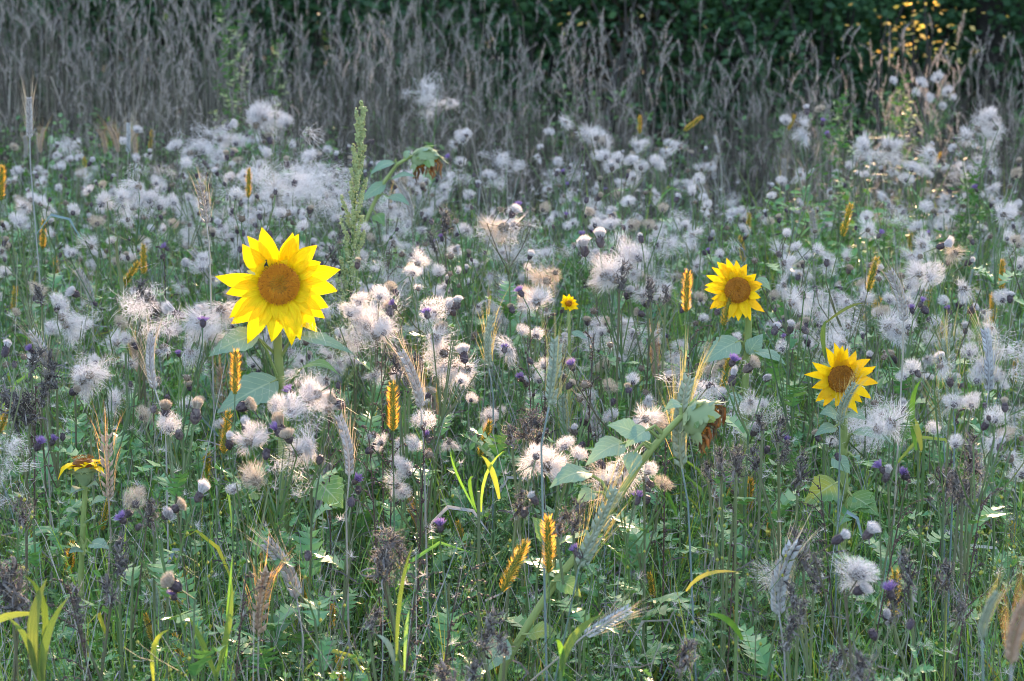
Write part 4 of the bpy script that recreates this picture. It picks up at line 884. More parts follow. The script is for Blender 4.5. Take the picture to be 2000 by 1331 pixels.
T(3.3, [(352,988,'tuft',1.),(326,1006,'tuft',.9),(392,962,'tuft',.9),(270,1030,'bud',.8)], 'thistle with half closed brown heads lying sideways near the tan brush head')
T(3.05, [(332,1138,'tuft',1.2),(338,1160,'flower',.8)], 'short thistle with one white brush head and a violet bud')
T(3.5, [(1050,880,'ball',.95),(1100,860,'ball',.9),(1133,880,'ball',.75),(1068,912,'shag',1.2),(1092,925,'ball',.9),(1046,905,'shag',.9)], 'thistle with four round white heads left of the withered sunflower leaves')
T(3.55, [(1200,930,'tanshag',1.5),(1180,950,'shag',1.2),(1215,915,'shag',1.2),(1175,908,'bud',1.),(1272,915,'ball',.8),(1297,942,'tanball',.7),(1265,940,'tuft',.8)], 'thistle glowing pinkish behind the pale sunflower leaves')
T(3.0, [(1645,1048,'tuft',.9),(1702,1035,'tuft',.95),(1692,1105,'ball',1.25),(1670,1120,'shag',1.),(1686,1150,'tuft',.95),(1738,1152,'flower',1.1),(1706,1240,'bud',1.),(1732,1200,'tuft',.8),(1778,1220,'bud',.9)], 'thistle with a torn white ball and one purple flower in front')
T(3.6, [(1275,825,'tanshag',1.1),(1262,818,'shag',.9)], 'small thistle with cream down tucked behind the withered sunflower')
T(4.4, [(742,570,'ball',1.),(705,582,'ball',1.1),(762,605,'tuft',1.1),(768,595,'flower',.8),(720,640,'shag',1.5),(735,655,'shag',1.3),(700,625,'shag',1.2),(690,605,'ball',1.),(715,650,'down',1.2),(690,670,'down',1.),(725,620,'down',1.2),(745,640,'ball',1.)], 'thistle with a white cloud of down right of the large sunflower')
T(4.25, [(845,600,'ball',1.25),(880,596,'tuft',1.3),(893,588,'tuft',1.),(833,610,'flower',1.),(862,640,'tuft',1.1),(868,690,'shag',1.2),(905,688,'tuft',1.2),(890,720,'shag',1.5),(870,715,'shag',1.3),(915,722,'shag',1.),(850,660,'shag',1.2),(840,690,'down',1.),(880,735,'down',1.1)], 'thistle whose down hangs in long white locks above the orange foxtail')
T(4.5, [(1035,578,'tanball',1.3),(1068,548,'tanshag',1.2),(1085,533,'tanshag',.7),(1015,568,'flower',1.),(1022,640,'ball',.8),(1050,650,'ball',.7),(1048,590,'shag',1.1)], 'thistle with rosy sunlit fluff beside the tiny half open sunflower')
T(4.8, [(1140,480,'tuft',1.3),(1172,462,'tuft',1.3),(1200,545,'shag',1.3),(1225,520,'shag',1.4),(1250,490,'ball',1.4),(1230,568,'tuft',1.2),(1258,590,'bud',1.2),(1180,540,'shag',1.2),(1190,515,'down',1.),(1245,610,'tuft',1.)], 'thistle with drooping white locks and dark open bracts right of the rosy one')
T(5.2, [(985,445,'tanshag',1.6),(965,450,'tanshag',1.4),(1006,412,'tuft',1.1),(1005,440,'shag',1.3),(975,460,'down',1.1)], 'thistle with a large warm lit tangle of down between mugwort and sunflowers')
T(4.6, [(1820,530,'ball',1.3),(1880,565,'shag',1.1),(1865,494,'tanshag',.9),(1845,478,'tuft',1.),(1896,510,'tuft',.9),(1905,600,'tuft',1.1)], 'thistle with one big round white ball near the right foxtails')
T(4.4, [(1735,640,'shag',1.1),(1752,650,'shag',1.),(1772,628,'ball',1.),(1800,600,'tuft',1.),(1800,590,'flower',.8)], 'thistle with white brushes above the ragged small sunflower')
T(4.35, [(1565,578,'shag',1.2),(1545,592,'shag',.9),(1516,640,'tuft',1.),(1545,636,'tuft',.9),(1566,640,'tuft',1.),(1530,672,'ball',.9),(1530,660,'flower',.7)], 'thistle with a white starry burst between the two small sunflowers')
T(3.9, [(1470,712,'tuft',1.1),(1497,738,'tuft',.9),(1433,703,'flower',1.)], 'thin thistle with brush heads and one purple flower under the small sunflower')
T(4.0, [(1781,715,'ball',.9),(1793,730,'bud',.9),(1838,700,'tuft',.9)], 'thistle with one pale brush head right of the ragged sunflower')
T(3.7, [(1738,828,'shag',1.2),(1715,838,'shag',1.1),(1700,832,'down',.7)], 'thistle with wispy white down low beside the ragged sunflower')
T(4.5, [(115,588,'ball',1.1),(130,635,'shag',1.1),(140,570,'tuft',1.1),(120,620,'shag',1.),(150,628,'down',.9)], 'thistle with two white brushes left of the large sunflower')
T(4.0, [(172,732,'shag',1.3),(160,745,'shag',1.),(148,762,'tuft',1.),(185,720,'down',.8)], 'thistle with a white starburst near the grey rye ears')
T(4.4, [(340,610,'tuft',1.2),(392,630,'shag',1.2),(432,605,'shag',1.2),(320,680,'shag',1.1),(370,690,'shag',1.2),(345,640,'ball',.9),(405,655,'shag',1.2),(388,605,'tuft',1.1),(420,640,'down',1.)], 'thistle with many white locks directly left of the large sunflower leaf')
T(6.9, [(515,232,'shag',1.5),(500,245,'shag',1.4),(555,235,'ball',1.5),(498,215,'ball',1.3),(525,268,'tuft',1.3),(540,228,'shag',1.3),(510,220,'down',1.1),(535,240,'down',1.1)], 'tallest fluffy thistle standing against the dark dry grass, upper left')
T(6.7, [(430,272,'shag',1.4),(400,285,'ball',1.4),(340,280,'ball',1.2),(450,246,'tuft',1.4),(372,300,'shag',1.3),(425,300,'ball',1.2),(466,274,'ball',1.2),(385,275,'down',1.3),(420,262,'down',1.2)], 'wide fluffy thistle left of the tallest one')
T(6.6, [(1910,252,'shag',1.4),(1928,225,'ball',1.3),(1890,268,'shag',1.3),(1944,250,'shag',1.2),(1918,235,'down',1.)], 'tall fluffy thistle against dry grass, upper right')
T(6.7, [(1560,240,'shag',1.3),(1572,262,'shag',1.3),(1575,212,'tuft',1.2),(1535,232,'ball',1.),(1600,210,'tanball',.7),(1608,236,'flower',1.3),(1616,262,'flower',1.2)], 'tall thistle with white down and two violet flowers at the back')
T(6.4, [(1690,290,'shag',1.3),(1735,290,'shag',1.3),(1700,305,'down',1.2),(1685,272,'ball',1.),(1730,310,'down',1.),(1660,320,'ball',1.)], 'thistle with spreading white down below the golden bush')
T(6.6, [(900,266,'ball',1.2),(890,282,'shag',1.2),(912,258,'ball',1.),(900,312,'ball',.9)], 'thistle with a clump of white heads behind the nodding green sunflower')
T(6.6, [(1150,265,'shag',1.2),(1165,270,'shag',1.1),(1245,285,'shag',1.),(1105,240,'shag',.9),(1180,280,'ball',1.)], 'thistle with loose white heads at the back, middle of the meadow')
T(6.3, [(1178,297,'ball',1.3),(1205,305,'ball',1.2),(1190,318,'ball',1.4),(1230,310,'ball',1.1),(1250,320,'ball',1.2),(1285,315,'ball',1.2)], 'thistle with a row of round creamy balls at the back')
T(6.2, [(545,345,'down',1.5),(600,335,'down',1.6),(630,370,'down',1.5),(585,380,'down',1.5),(520,375,'down',1.4),(560,315,'tuft',1.2),(600,300,'ball',1.2),(640,350,'down',1.5),(570,360,'down',1.5)], 'thistle wrapped in a wide drift of loose down left of the mugwort spire')
T(5.9, [(590,350,'down',1.5),(610,360,'down',1.5),(560,370,'down',1.5),(540,395,'down',1.4),(640,395,'down',1.4),(500,345,'down',1.4),(605,410,'bud',1.3),(575,360,'bud',1.3),(545,470,'ball',1.)], 'thistle under the wide drift of down with dark buds rising from it')
T(7.4, [(835,185,'down',1.5),(845,200,'down',1.3),(880,200,'shag',1.),(832,175,'shag',1.2)], 'distant thistle with blurred white down in front of the dry grass')
T(5.6, [(205,390,'ball',1.3),(270,365,'shag',1.2),(245,380,'ball',1.2),(290,380,'ball',1.3),(260,405,'shag',1.2),(315,395,'ball',1.2),(335,390,'ball',1.),(275,390,'down',1.2),(240,400,'flower',.8)], 'bushy thistle with many white balls at left, above the foxtail')
T(7.6, [(1800,160,'ball',1.),(1830,150,'ball',.9),(1850,175,'ball',1.),(1815,190,'ball',.9),(1840,205,'ball',.9),(1790,180,'ball',.8),(1860,190,'ball',.8),(1745,155,'ball',.8)], 'blurred thistle with many small pale heads in front of the dark trunk')
T(6.2, [(1785,322,'ball',1.2),(1770,345,'ball',1.),(1820,300,'shag',1.2),(1800,330,'ball',1.1)], 'thistle with two clean white balls under the spreading down')
T(5.3, [(1975,410,'ball',1.4),(1960,420,'shag',1.)], 'thistle with one large white ball at the right edge')

# ------------------------------------------------------------------ filler thistles
def zone_type(v):
    r = R.random()
    if r < .22: return 'ball'
    if r < .46: return 'shag'
    if r < .66: return 'tuft'
    if r < .80: return 'bud'
    if r < .92: return 'bare'
    if r < .95: return 'flower'
    return 'tanball'
def dens(u, v):
    if v < 265: return .10
    a = 1.0 if v < 500 else (.75 if v < 640 else (.42 if v < 800 else .14))
    for (x, y, rx, ry, k) in [(600,350,110,70,2.),(1250,380,200,90,1.7),(280,400,230,80,1.5),(1880,450,180,60,1.6),(1130,430,140,60,1.5),(940,350,110,60,.55),(1480,400,110,90,.8),(1650,450,110,80,.8),(1000,700,80,90,.5),(1480,620,90,70,.6),(80,420,110,70,1.3),(1560,330,80,60,.6),(900,480,120,70,1.2)]:
        if ((u-x)/rx)**2+((v-y)/ry)**2 < 1: a *= k
    return a/2.
cnt = 0; tries = 0
while cnt < 226 and tries < 24000:
    tries += 1
    u, v = R.uniform(-30, 2030), R.uniform(255, 930)
    if R.random() > dens(u, v): continue
    z = R.uniform(.62, .84) if v < 560 else R.uniform(.55, .76)
    p = atz(u, v, z)
    if p.y > 7.7 or p.y < 3.2: continue
    hs = []; bad = False
    for k in range(R.choice((4, 5, 5, 6, 7, 8))):
        q = p+V((R.gauss(0, .042), R.gauss(0, .042), R.gauss(-.01, .045))); ty = zone_type(v)
        if blocked(q, 16): bad = True; break
        hs.append((q, (rdir(-.6, .8)+V((0, -.2, .1))).normalized() if ty == 'shag' else outdir(1.2), ty, R.uniform(.58, 1.0)))
    if bad: continue
    if R.random() < .30:
        q = p+V((R.gauss(0, .05), R.gauss(0, .04), R.gauss(-.03, .04)))
        for kk in range(R.choice((1, 1, 2))): hs.append((q+rdir()*.04, V((0, 0, 1)), 'down', R.uniform(.8, 1.5)))
    thistle(hs, None, None, R.choice((3, 4, 5)), 'creeping thistles going to seed'); cnt += 1
# small foreground thistles with buds and flowers
for (u, v, ks) in [(690,945,['flower','bud']),(685,990,['bud']),(840,865,['flower']),(715,885,['tuft']),(1050,985,['tuft','bud']),(780,870,['shag','ball']),(1135,1090,['flower']),(600,1095,['bud']),(1300,835,['tuft','bud']),(1520,1125,['shag','tuft']),(1730,925,['flower','tuft']),(1765,935,['flower','bud']),(1975,900,['shag','ball']),
    (1880,760,['tuft','bud']),(1020,745,['flower','tuft']),(985,690,['flower']),(240,1010,['bud']),(100,870,['flower','bud']),(70,880,['flower']),(1470,850,['tuft']),(1495,885,['bud']),(1270,960,['bud','flower']),(1260,985,['bud']),(860,1040,['flower']),(1135,830,['tuft','tuft']),(1870,600,['tuft','flower']),(65,690,['flower']),(330,490,['flower','bud']),(480,850,['tuft']),(1640,900,['bud'])]:
    z = R.uniform(.52, .64) if v > 700 else .72
    p = atz(u, v, z)
    hs = [(p+(V((R.uniform(-.03, .03), R.uniform(-.02, .02), R.uniform(-.04, .01))) if k else V((0, 0, 0))), outdir(.8), ty, R.uniform(.85, 1.1)) for k, ty in enumerate(ks)]
    thistle(hs, None, None, 4, 'creeping thistles going to seed')

# ------------------------------------------------------------------ broad leaved grass and other foreground plants
def broad_grass(base, blades, d, label):
    b = atd(*base, d); o3 = V((b.x, b.y, 0)); root = thing('broad_grass', 'grass', o3, label)
    for (b0, tip, w, mt) in blades:
        a = atd(*b0, d)-o3; e = atd(*tip, d+R.uniform(-.06, .03))-o3; mb = MB(); n = 6; pts = curve(a, e, n, V((R.uniform(-.014, .014), R.uniform(-.02, .02), .012)))
        mb.leaf(pts, [w*.5*x for x in (.45, .75, .95, 1, .82, .48, .03)], V((R.uniform(-.3, .3), -1, .3)), .25, 0, .05); put('blade', mb.mesh('blade', mt, True), root)
    mb = MB(); mb.tube([V((0, 0, 0)), atd(*base, d)-o3], [.003, .0025], 5); put('stem', mb.mesh('stem', 'stem'), root)
broad_grass((70, 1345), [((70, 1335), (14, 1205), .009, 'milletleaf'), ((78, 1300), (45, 1122), .009, 'milletleaf'), ((74, 1330), (92, 1130), .016, 'milletleaf'), ((85, 1345), (135, 1165), .011, 'milletleaf'), ((80, 1350), (95, 1215), .012, 'milletleaf'), ((-30, 1235), (85, 1200), .010, 'yellowgrass')], 2.95, 'clump of broad bright green grass blades in the lower left corner')
broad_grass((420, 1320), [((425, 1330), (365, 1200), .008, 'milletleaf'), ((420, 1330), (452, 1130), .009, 'milletleaf'), ((440, 1331), (455, 1080), .005, 'grass'), ((300, 1331), (330, 1230), .008, 'yellowgrass')], 3.1, 'tuft of green grass blades between the two foremost rye ears at left')
broad_grass((775, 1290), [((775, 1300), (808, 1060), .006, 'milletleaf'), ((770, 1300), (735, 1240), .008, 'bluestem'), ((790, 1310), (800, 1190), .005, 'grass')], 3.0, 'grass tuft with one tall narrow upright blade beside the beaded stalk')
broad_grass((1095, 1310), [((1095, 1318), (1180, 1198), .012, 'milletleaf'), ((1100, 1320), (1085, 1250), .008, 'grass')], 3.0, 'green grass blade folded over the level pale rye ear')
broad_grass((1440, 1120), [((1340, 1155), (1445, 1118), .006, 'yellowgrass'), ((1450, 1250), (1380, 1200), .009, 'grass')], 3.15, 'yellow grass blade lying slantwise by the low thistle')
broad_grass((935, 960), [((975, 975), (940, 890), .009, 'yellowgrass'), ((930, 1000), (925, 930), .006, 'grass'), ((940, 1000), (985, 880), .005, 'grass'), ((930, 1000), (880, 880), .004, 'grass')], 3.5, 'yellowing bent grass blade under the leaning foxtail')
broad_grass((1805, 860), [((1800, 880), (1765, 800), .012, 'yellowgrass'), ((1790, 880), (1800, 740), .01, 'grass')], 3.85, 'yellow green grass tuft beside the silvery rye ear')
broad_grass((1615, 680), [((1612, 700), (1615, 625), .010, 'milletleaf'), ((1612, 632), (1690, 592), .006, 'milletleaf')], 4.3, 'bent green grass blade above the ragged small sunflower')
broad_grass((245, 690), [((240, 560), (232, 460), .006, 'dstem'), ((246, 590), (238, 540), .01, 'dstem'), ((250, 640), (240, 560), .006, 'dstem')], 4.6, 'dark brown dead stalk left of the large sunflower')
def capsule_weed(u, v, d, label=None, mat='goldenrod'):
    p = atd(u, v, d); o3 = V((p.x, d, 0)); root = thing('capsule_weed', 'weed', o3, label, 'thin weeds with small round capsules'); mb = MB(); sd = MB(); tip = p-o3
    main = curve(V((0, 0, 0)), tip, 5, V((R.uniform(-.02, .02), 0, 0))); mb.tube(main, [.0014, .0013, .0012, .001, .0008, .0006], 4)
    for k in range(14):
        t = R.uniform(.55, 1.); i = min(4, int(t*5)); a = main[i].lerp(main[i+1], t*5-i); e = a+V((R.gauss(0, .025), R.gauss(0, .02), R.uniform(.015, .05))); mb.tube([a, a.lerp(e, .5)+V((0, 0, -.004)), e], .0006, 3); sd.bead(e, R.uniform(.002, .0035), (0, 0, 1), 1.2)
    put('stem', mb.mesh('stem', 'stem'), root); put('capsules', sd.mesh('capsules', mat), root, kind='stuff')
    if label is None: THINGS.append((root, 'thin capsule weed', u, v, 'capsule'))
for (u, v, d) in [(370,960,3.4),(410,1020,3.3),(345,1010,3.4),(930,1015,3.3),(960,1040,3.3),(1390,1040,3.2),(1410,1000,3.3),(1960,930,3.5),(1970,970,3.4),(1640,1010,3.3),(300,1270,2.95),(350,1290,2.9),(620,1180,3.1),(1810,1050,3.2),(1230,1030,3.3),(1480,1060,3.2),(30,1000,3.3),(1920,1060,3.2)]:
    capsule_weed(u, v, d)

# ------------------------------------------------------------------ undergrowth
def grass_tuft(n, h, w, mat, spread=.05, lean=.3):
    mb = MB()
    for k in range(n):
        an = R.uniform(0, 6.28); b = V((math.cos(an)*spread*R.random(), math.sin(an)*spread*R.random(), 0)); hh = h*R.uniform(.55, 1.1); d = V((math.cos(an), math.sin(an), 0))*hh*R.uniform(.05, lean); dr = R.uniform(0, .25)*hh
        pts = [b+d*(t*t)*1.3+V((0, 0, hh*t-dr*t*t*t)) for t in (0, .3, .55, .78, 1.)]; ww = w*R.uniform(.5, 1.1)*.5; a2 = an+R.uniform(.6, 2.4)
        mb.blade(pts, [ww*.7, ww, ww*.9, ww*.6, ww*.05], V((math.cos(a2), math.sin(a2), 0)))
    return mb.mesh('grass_tuft', mat)
def shoot(h, n, s=1.):
    mb = MB(); top = V((R.uniform(-.05, .05), R.uniform(-.05, .05), h)); main = curve(V((0, 0, 0)), top, 4); mb.tube(main, [.003, .0028, .0024, .002, .001], 4, 1); src = [spiny_leaf(.09*s) for _ in range(4)]
    for k in range(n):
        t = .25+.75*(k+R.random())/n; i = min(3, int(t*4)); p = main[i].lerp(main[i+1], t*4-i); sc = R.uniform(.6, 1.1)*(1.1-.45*t)
        m4 = Matrix.Translation(p) @ Matrix.Rotation(k*2.4+R.uniform(-.4, .4), 4, 'Z') @ Matrix.Rotation(R.uniform(-.1, .75), 4, 'X') @ Matrix.Rotation(R.uniform(-.5, .5), 4, 'Y') @ Matrix.Scale(sc, 4); l = R.choice(src); i0 = len(mb.v)
        mb.v += [tuple(m4 @ V(x)) for x in l.v]; mb.f += [tuple(i0+q for q in f) for f in l.f]; mb.m += [0]*len(l.f)
    return mb.mesh('thistle_shoot', ['thleaf', 'stem'])
def weed(h, ns, nl, ls, mat='weed'):
    mb = MB()
    for k in range(ns):
        an = R.uniform(0, 6.28); e = V((math.cos(an)*h*R.uniform(.1, .4), math.sin(an)*h*R.uniform(.1, .4), h*R.uniform(.6, 1.05))); main = curve(V((0, 0, 0)), e, 4, V((R.uniform(-.03, .03), R.uniform(-.03, .03), 0))); mb.tube(main, [.0016, .0014, .0012, .001, .0006], 3, 1)
        for q in range(nl):
            t = .3+.7*R.random(); i = min(3, int(t*4)); p = main[i].lerp(main[i+1], t*4-i); L = ls*R.uniform(.6, 1.3); d = (rdir(-.2, .8)).normalized()*L; sd = d.cross(V((R.gauss(0,.3), R.gauss(0,.3), 1))).normalized()*L*.24; nn = d.cross(sd).normalized()*L*.06
            p = p+d*.35; i0 = len(mb.v); mb.v += [tuple(p), tuple(p+d*.35+sd-nn), tuple(p+d*.75+sd*.8-nn), tuple(p+d), tuple(p+d*.75-sd*.8-nn), tuple(p+d*.35-sd-nn)]; mb.f += [(i0, i0+1, i0+2, i0+3), (i0, i0+3, i0+4, i0+5)]; mb.m += [0, 0]
    return mb.mesh('leafy_weed', [mat, 'stem'])
def dry_stems(n, h, mat):
    mb = MB()
    for k in range(n):
        b = V((R.gauss(0, .05), R.gauss(0, .05), 0)); e = b+V((R.gauss(0, .10), R.gauss(0, .10), h*R.uniform(.55, 1.1))); mb.tube(curve(b, e, 4, V((R.gauss(0, .03), R.gauss(0, .03), R.uniform(0, .05)))), [.0013, .0012, .0011, .0009, .0005], 3)
    return mb.mesh('dry_stems', mat)
def wisps():
    mb = MB()
    for k in range(7):
        c = V((R.gauss(0, .07), R.gauss(0, .07), R.uniform(.25, .5)))
        for q in range(24): d = rdir(-.4, 1); l = R.uniform(.006, .018); mb.hair([c, c+d*l*.6, c+d*l+rdir()*.003], .0004)
    return mb.mesh('fallen_down', 'pappus')
def clutter():
    mb = MB()
    for k in range(26):
        p = V((R.gauss(0, .07), R.gauss(0, .07), R.uniform(.12, .48))); d = rdir(-.4, .5)*R.uniform(.02, .06); b = rdir()*.012
        mb.hair([p, p+d*.4+b, p+d*.75+b, p+d], R.uniform(.001, .004))
    return mb.mesh('dead_bits', 'dead')
P_GRASS = [grass_tuft(24, R.uniform(.38, .56), .0036, 'grass', .06, .4) for _ in range(7)]+[grass_tuft(9, R.uniform(.38, .55), .0075, 'grass') for _ in range(3)]+[grass_tuft(12, R.uniform(.35, .52), .004, 'yellowgrass', .06, .6) for _ in range(5)]
P_SHOOT = [shoot(R.uniform(.32, .50), R.choice((22, 26, 30)), .58) for _ in range(8)]
P_WEED = [weed(R.uniform(.30, .48), 7, 26, .015) for _ in range(5)]+[weed(R.uniform(.30, .50), 9, 26, .010) for _ in range(4)]
P_DRY = [dry_stems(9, R.uniform(.45, .62), 'straw') for _ in range(4)]+[dry_stems(5, R.uniform(.45, .6), 'dstem') for _ in range(3)]+[dry_stems(3, R.uniform(.5, .62), 'bluestem') for _ in range(2)]
P_WISP = [wisps() for _ in range(5)]; P_BITS = [clutter() for _ in range(5)]
def spread(n, d0, d1, k, smin, smax, margin=.55, far=None, w=None):
    out = []; g_ = 0
    while len(out) < n and g_ < n*20:
        g_ += 1
        d = math.sqrt(R.uniform(d0*d0, d1*d1)); x = R.uniform(-1, 1)*(d*.226+margin)
        if w and R.random() > w(x, d): continue
        out.append(((x, d, 0), (R.gauss(0, .08), R.gauss(0, .08), R.uniform(0, 6.28)), R.uniform(smin, smax)*(far(d) if far else 1.), R.randrange(k)))
    return out
hf = lambda d: 1.0 if d < 4 else min(1.22, 1+.12*(d-4))
scatter('meadow_grass', P_GRASS, spread(1900, 2.75, 8.0, len(P_GRASS), .75, 1.12, far=hf), 'fine green grass filling the gaps between the flowers')
scatter('thistle_leaves', P_SHOOT, spread(900, 2.8, 7.7, len(P_SHOOT), .75, 1.1, far=hf), 'low spiny green thistle leaves covering the ground')
scatter('low_weeds', P_WEED, spread(1300, 2.8, 8.0, len(P_WEED), .8, 1.15, far=hf), 'small leaved green weeds between the thistles')
scatter('dead_stems', P_DRY, spread(820, 2.8, 8.3, len(P_DRY), .8, 1.15, far=hf), 'thin dry stems standing between the green weeds')
scatter('fallen_down', P_WISP, spread(420, 3., 8., len(P_WISP), .9, 1.15, far=hf), 'white thistle down caught on leaves')
scatter('dead_bits', P_BITS, spread(520, 2.8, 8.5, len(P_BITS), .9, 1.15, far=hf), 'grey shrivelled leaf scraps hanging in the weeds')

# ------------------------------------------------------------------ tall dry grass behind
def culm(h, plume, seed_l):
    mb = MB(); lx = R.uniform(-.10, .10); pts = [V((lx*h*t*t, R.uniform(-.01, .01), h*t)) for t in (0, .25, .5, .75, .92)]; tip = pts[-1]+V((lx*.7+R.uniform(-.05, .05), 0, h*.07)); pts.append(tip)
    mb.tube(pts, [.0017, .0016, .0014, .0012, .0009, .0005], 3)
    for k in range(2):
        t = R.uniform(.15, .6); p = V((lx*h*t*t, 0, h*t)); an = R.uniform(0, 6.28); d = V((math.cos(an), math.sin(an), 0)); ln = R.uniform(.12, .25)
        mb.blade([p, p+d*ln*.25+V((0, 0, ln*.5)), p+d*ln*.6+V((0, 0, ln*.5)), p+d*ln+V((0, 0, ln*.1))], [.0025, .003, .0022, .0003], V((-d.y, d.x, 0)))
    pl = MB()
    if plume:
        L = seed_l; droop = R.choice((-1, 1))*R.uniform(.2, 1.1)
        for k in range(64):
            t = R.random(); c = tip+V((droop*L*t*t*.6, 0, L*(t-.3*abs(droop)*t*t)-L*.15)); w = .0075*math.sin(math.pi*min(1, t*.9+.12))+.001; d = V((R.gauss(0, 1)*w, R.gauss(0, 1)*w, R.uniform(.008, .022))); pl.hair([c, c+d*.6, c+d], .0015)
    return mb, pl
CULMS = []
for k in range(16):
    a, b = culm(R.uniform(.85, 1.1), True, R.uniform(.09, .15)); CULMS.append((a.mesh('culm', 'drygrass'), b.mesh('plume', 'plume')))
def dry_tuft_mesh(n, plumes=True):
    mb = MB(); hs = R.uniform(.8, 1.08)
    for k in range(n):
        a, b = culm(hs*R.uniform(.75, 1.1), plumes and R.random() < .6, R.uniform(.07, .14)); off = V((R.gauss(0, .07), R.gauss(0, .07), 0)); rz = Matrix.Rotation(R.uniform(0, 6.28), 4, 'Z')
        for src, mi in ((a, 0), (b, 1)):
            i0 = len(mb.v); mb.v += [tuple(rz @ V(x)+off) for x in src.v]; mb.f += [tuple(i0+q for q in f) for f in src.f]; mb.m += [mi]*len(src.f)
    return mb.mesh('dry_tuft', ['drygrass', 'plume'])
P_TUFT = [dry_tuft_mesh(10) for _ in range(6)]+[dry_tuft_mesh(9, False) for _ in range(3)]
def grass_top(u):            # height of the dry grass across the picture
    for (a, za), (b, zb) in zip([(-300, 1.30), (0, 1.3), (250, 1.3), (450, 1.22), (700, 1.16), (880, 1.24), (1000, 1.12), (1200, 1.0), (1500, .97), (1650, .98), (1800, .95), (1950, 1.05), (2300, 1.08)], [(0, 1.3), (250, 1.3), (450, 1.22), (700, 1.16), (880, 1.24), (1000, 1.12), (1200, 1.0), (1500, .97), (1650, .98), (1800, .95), (1950, 1.05), (2300, 1.08), (2600, 1.1)]):
        if a <= u <= b: return za+(zb-za)*(u-a)/(b-a)
    return 1.1
def dry_pts(n, d0, d1, k):
    out = []
    while len(out) < n:
        d = R.uniform(d0, d1); x = R.uniform(-1, 1)*(d*.226+.6); u = CX+FPX*x/d; h = grass_top(u)*(.93 if u > 1000 else .95)*(.80+.20*(d-d0)/(d1-d0))
        if u > 950 and d > 10.4 and R.random() < .8: continue
        if u < 900 and R.random() < .30: continue
        out.append(((x, d, 0), (R.gauss(0, .05), R.gauss(0, .05), R.uniform(0, 6.28)), h*R.uniform(.72, 1.0), R.randrange(k)))
    return out
scatter('dry_meadow_grass', P_TUFT, dry_pts(640, 7.7, 12.2, len(P_TUFT)), 'mass of pale dry grass behind the thistles')
for k in range(120):
    d = R.uniform(7.9, 11.4); x = R.uniform(-1, 1)*d*.222; u = CX+FPX*x/d
    if d > 10 and u > 1000 and R.random() < .5: d -= 1.5; x = (u-CX)/FPX*d
    h = grass_top(u)*R.uniform(.85, 1.05)
    root = thing('dry_grass_tuft', 'dry grass', (x, d, 0), None, 'tall dry grass tufts with pale plumes')
    for q in range(R.choice((3, 4, 5))):
        c, p = R.choice(CULMS); sc = h*R.uniform(.85, 1.05)
        m4 = Matrix.Translation((R.gauss(0, .04), R.gauss(0, .04), 0)) @ Matrix.Rotation(R.uniform(0, 6.28), 4, 'Z') @ Matrix.Rotation(R.gauss(0, .05), 4, 'X') @ Matrix.Scale(sc, 4)
        cc = put('culm', c, root, mat=m4); put('plume', p, cc)
    THINGS.append((root, 'tall dry grass with pale plumes', *proj((x, d, h*.98)), 'dry'))
# green patches between the dry grass and feathery mugwort at the back
P_FARWEED = [weed(R.uniform(.5, .7), 9, 40, .035) for _ in range(4)]
scatter('far_green_weeds', P_FARWEED, [((x, d, 0), (R.gauss(0, .1), R.gauss(0, .1), R.uniform(0, 6.28)), R.uniform(.8, 1.2), R.randrange(4)) for (u0, d0, su, n) in [(270, 8.3, 90, 16), (150, 8.6, 60, 6), (720, 9., 120, 14), (430, 9.0, 160, 34), (100, 9.4, 160, 30), (270, 8.2, 70, 14), (1300, 10.8, 260, 8), (1600, 11, 250, 8), (1900, 10.6, 200, 6), (1050, 11, 150, 6), (1790, 6.9, 60, 6), (1620, 7.2, 70, 6), (1470, 7.3, 60, 3)] for _ in range(n) for d in [d0+R.gauss(0, .35)] for x in [(u0+R.gauss(0, su)-CX)/FPX*d]], 'patches of dark green weeds in the dry grass')
def feather(u, v, d, label):
    p = atd(u, v, d); o3 = V((p.x, d, 0)); root = thing('mugwort', 'mugwort', o3, label); tip = p-o3; main = curve(V((0, 0, 0)), tip, 8, V((R.uniform(-.03, .03), 0, 0))); mb = MB(); mb.tube(main, [.005-.0005*k for k in range(9)], 5); put('stem', mb.mesh('stem', 'stem'), root)
    for k in range(30):
        t = .3+.7*k/30; i = min(7, int(t*8)); a = main[i].lerp(main[i+1], t*8-i); an = k*2.4; L = .17*(1.08-t)+.03; e = a+V((math.cos(an)*L*.7, math.sin(an)*L*.7, L*.7)); mb = MB(); pts = curve(a, e, 3, V((0, 0, -.02))); mb.tube(pts, [.001, .0009, .0008, .0005], 3, 1)
        for q in range(16):
            s = R.random(); i2 = min(2, int(s*3)); c = pts[i2].lerp(pts[i2+1], s*3-i2); l = R.uniform(.012, .03); d_ = rdir(-.2, .8)*l; sd = d_.cross(rdir()).normalized()*l*.16; i0 = len(mb.v); mb.v += [tuple(c), tuple(c+d_*.5+sd), tuple(c+d_), tuple(c+d_*.5-sd)]; mb.f += [(i0, i0+1, i0+2, i0+3)]; mb.m += [0]
        put('leafy_spray', mb.mesh('leafy_spray', ['mugleaf' if k % 3 else 'mug', 'stem']), root)
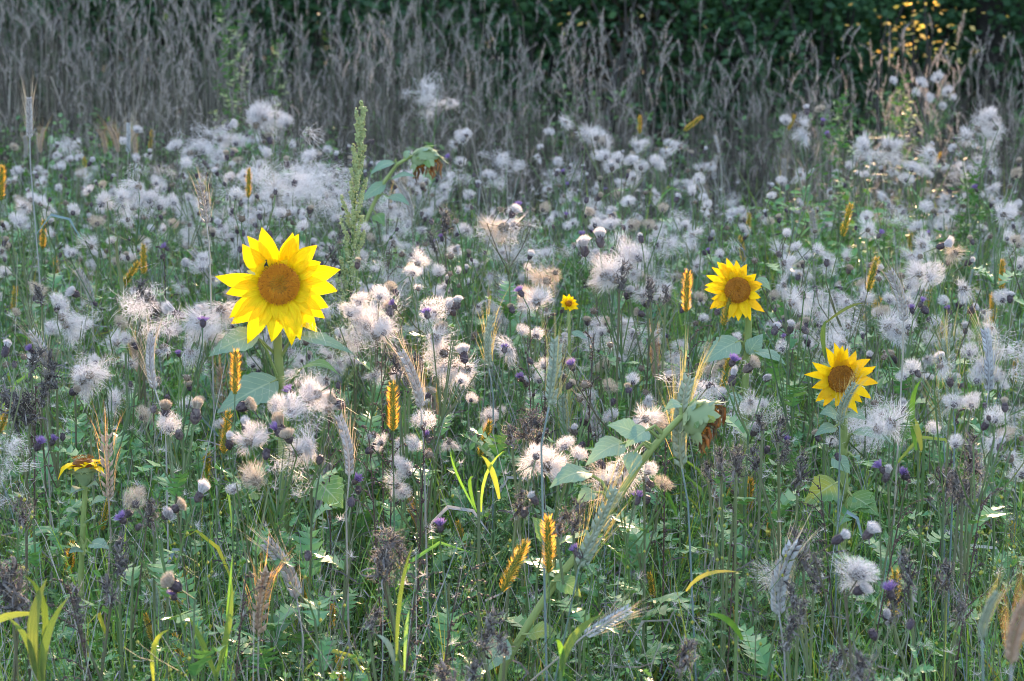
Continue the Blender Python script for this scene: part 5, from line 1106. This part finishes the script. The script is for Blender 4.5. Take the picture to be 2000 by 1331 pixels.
for (u, v, d, lb) in [(430, 0, 9.0, 'feathery green mugwort rising out of the pale dry grass to the top edge'), (465, 30, 9.2, 'second feathery mugwort standing close beside the one reaching the top edge'), (540, 70, 9.4, 'slimmer feathery mugwort right of the taller feathery pair'),
    (1640, 190, 7.2, 'feathery green weed beside the tall thistle with violet flowers'), (1760, 150, 8.6, 'feathery green weed below the golden bush'), (1900, 330, 6.6, 'pale green feathery weed under the tall fluffy thistle at right')]:
    feather(u, v, d, lb)

# ------------------------------------------------------------------ labels for the many: what it looks like, and where it stands
LM = [('large sunflower', 545, 555), ('mugwort spire', 690, 330), ('nodding sunflower', 835, 325), ('foxtail-crossed sunflower', 1440, 568), ('ragged sunflower', 1640, 737), ('withered sunflower', 1385, 825), ('side-facing sunflower', 160, 905),
      ('brightest foxtail', 1070, 1065), ('golden bush', 1750, 60), ('tiny sunflower', 1110, 595), ('foremost rye', 505, 1160), ('big thistle ball', 1690, 1105), ('tallest thistle', 520, 230), ('bushy thistle', 270, 385)]
ORD = ['first', 'second', 'third', 'fourth', 'fifth', 'sixth', 'seventh', 'eighth', 'ninth', 'tenth', 'eleventh', 'twelfth', 'thirteenth', 'fourteenth', 'fifteenth', 'sixteenth', 'seventeenth', 'eighteenth', 'nineteenth', 'twentieth'] + [t+x for t in ('twenty-', 'thirty-', 'forty-', 'fifty-') for x in ('first', 'second', 'third', 'fourth', 'fifth', 'sixth', 'seventh', 'eighth', 'ninth')]
cells = {}
for (o, ds, u, v, kind) in THINGS:
    nm, a, b = min(LM, key=lambda l: math.hypot(u-l[1], (v-l[2])*1.2)); dx, dy = u-a, v-b
    rel = ('right of' if dx > 0 else 'left of') if abs(dx) > abs(dy) else ('below' if dy > 0 else 'above')
    cells.setdefault((ds, rel, nm), []).append((u, o))
for (ds, rel, nm), lst in cells.items():
    lst.sort(key=lambda x: x[0])
    for k, (u, o) in enumerate(lst):
        if len(lst) == 1: o['label'] = '%s standing %s the %s' % (ds, rel, nm)
        else: o['label'] = '%s, %s from left among those %s the %s' % (ds, ORD[k], rel, nm)
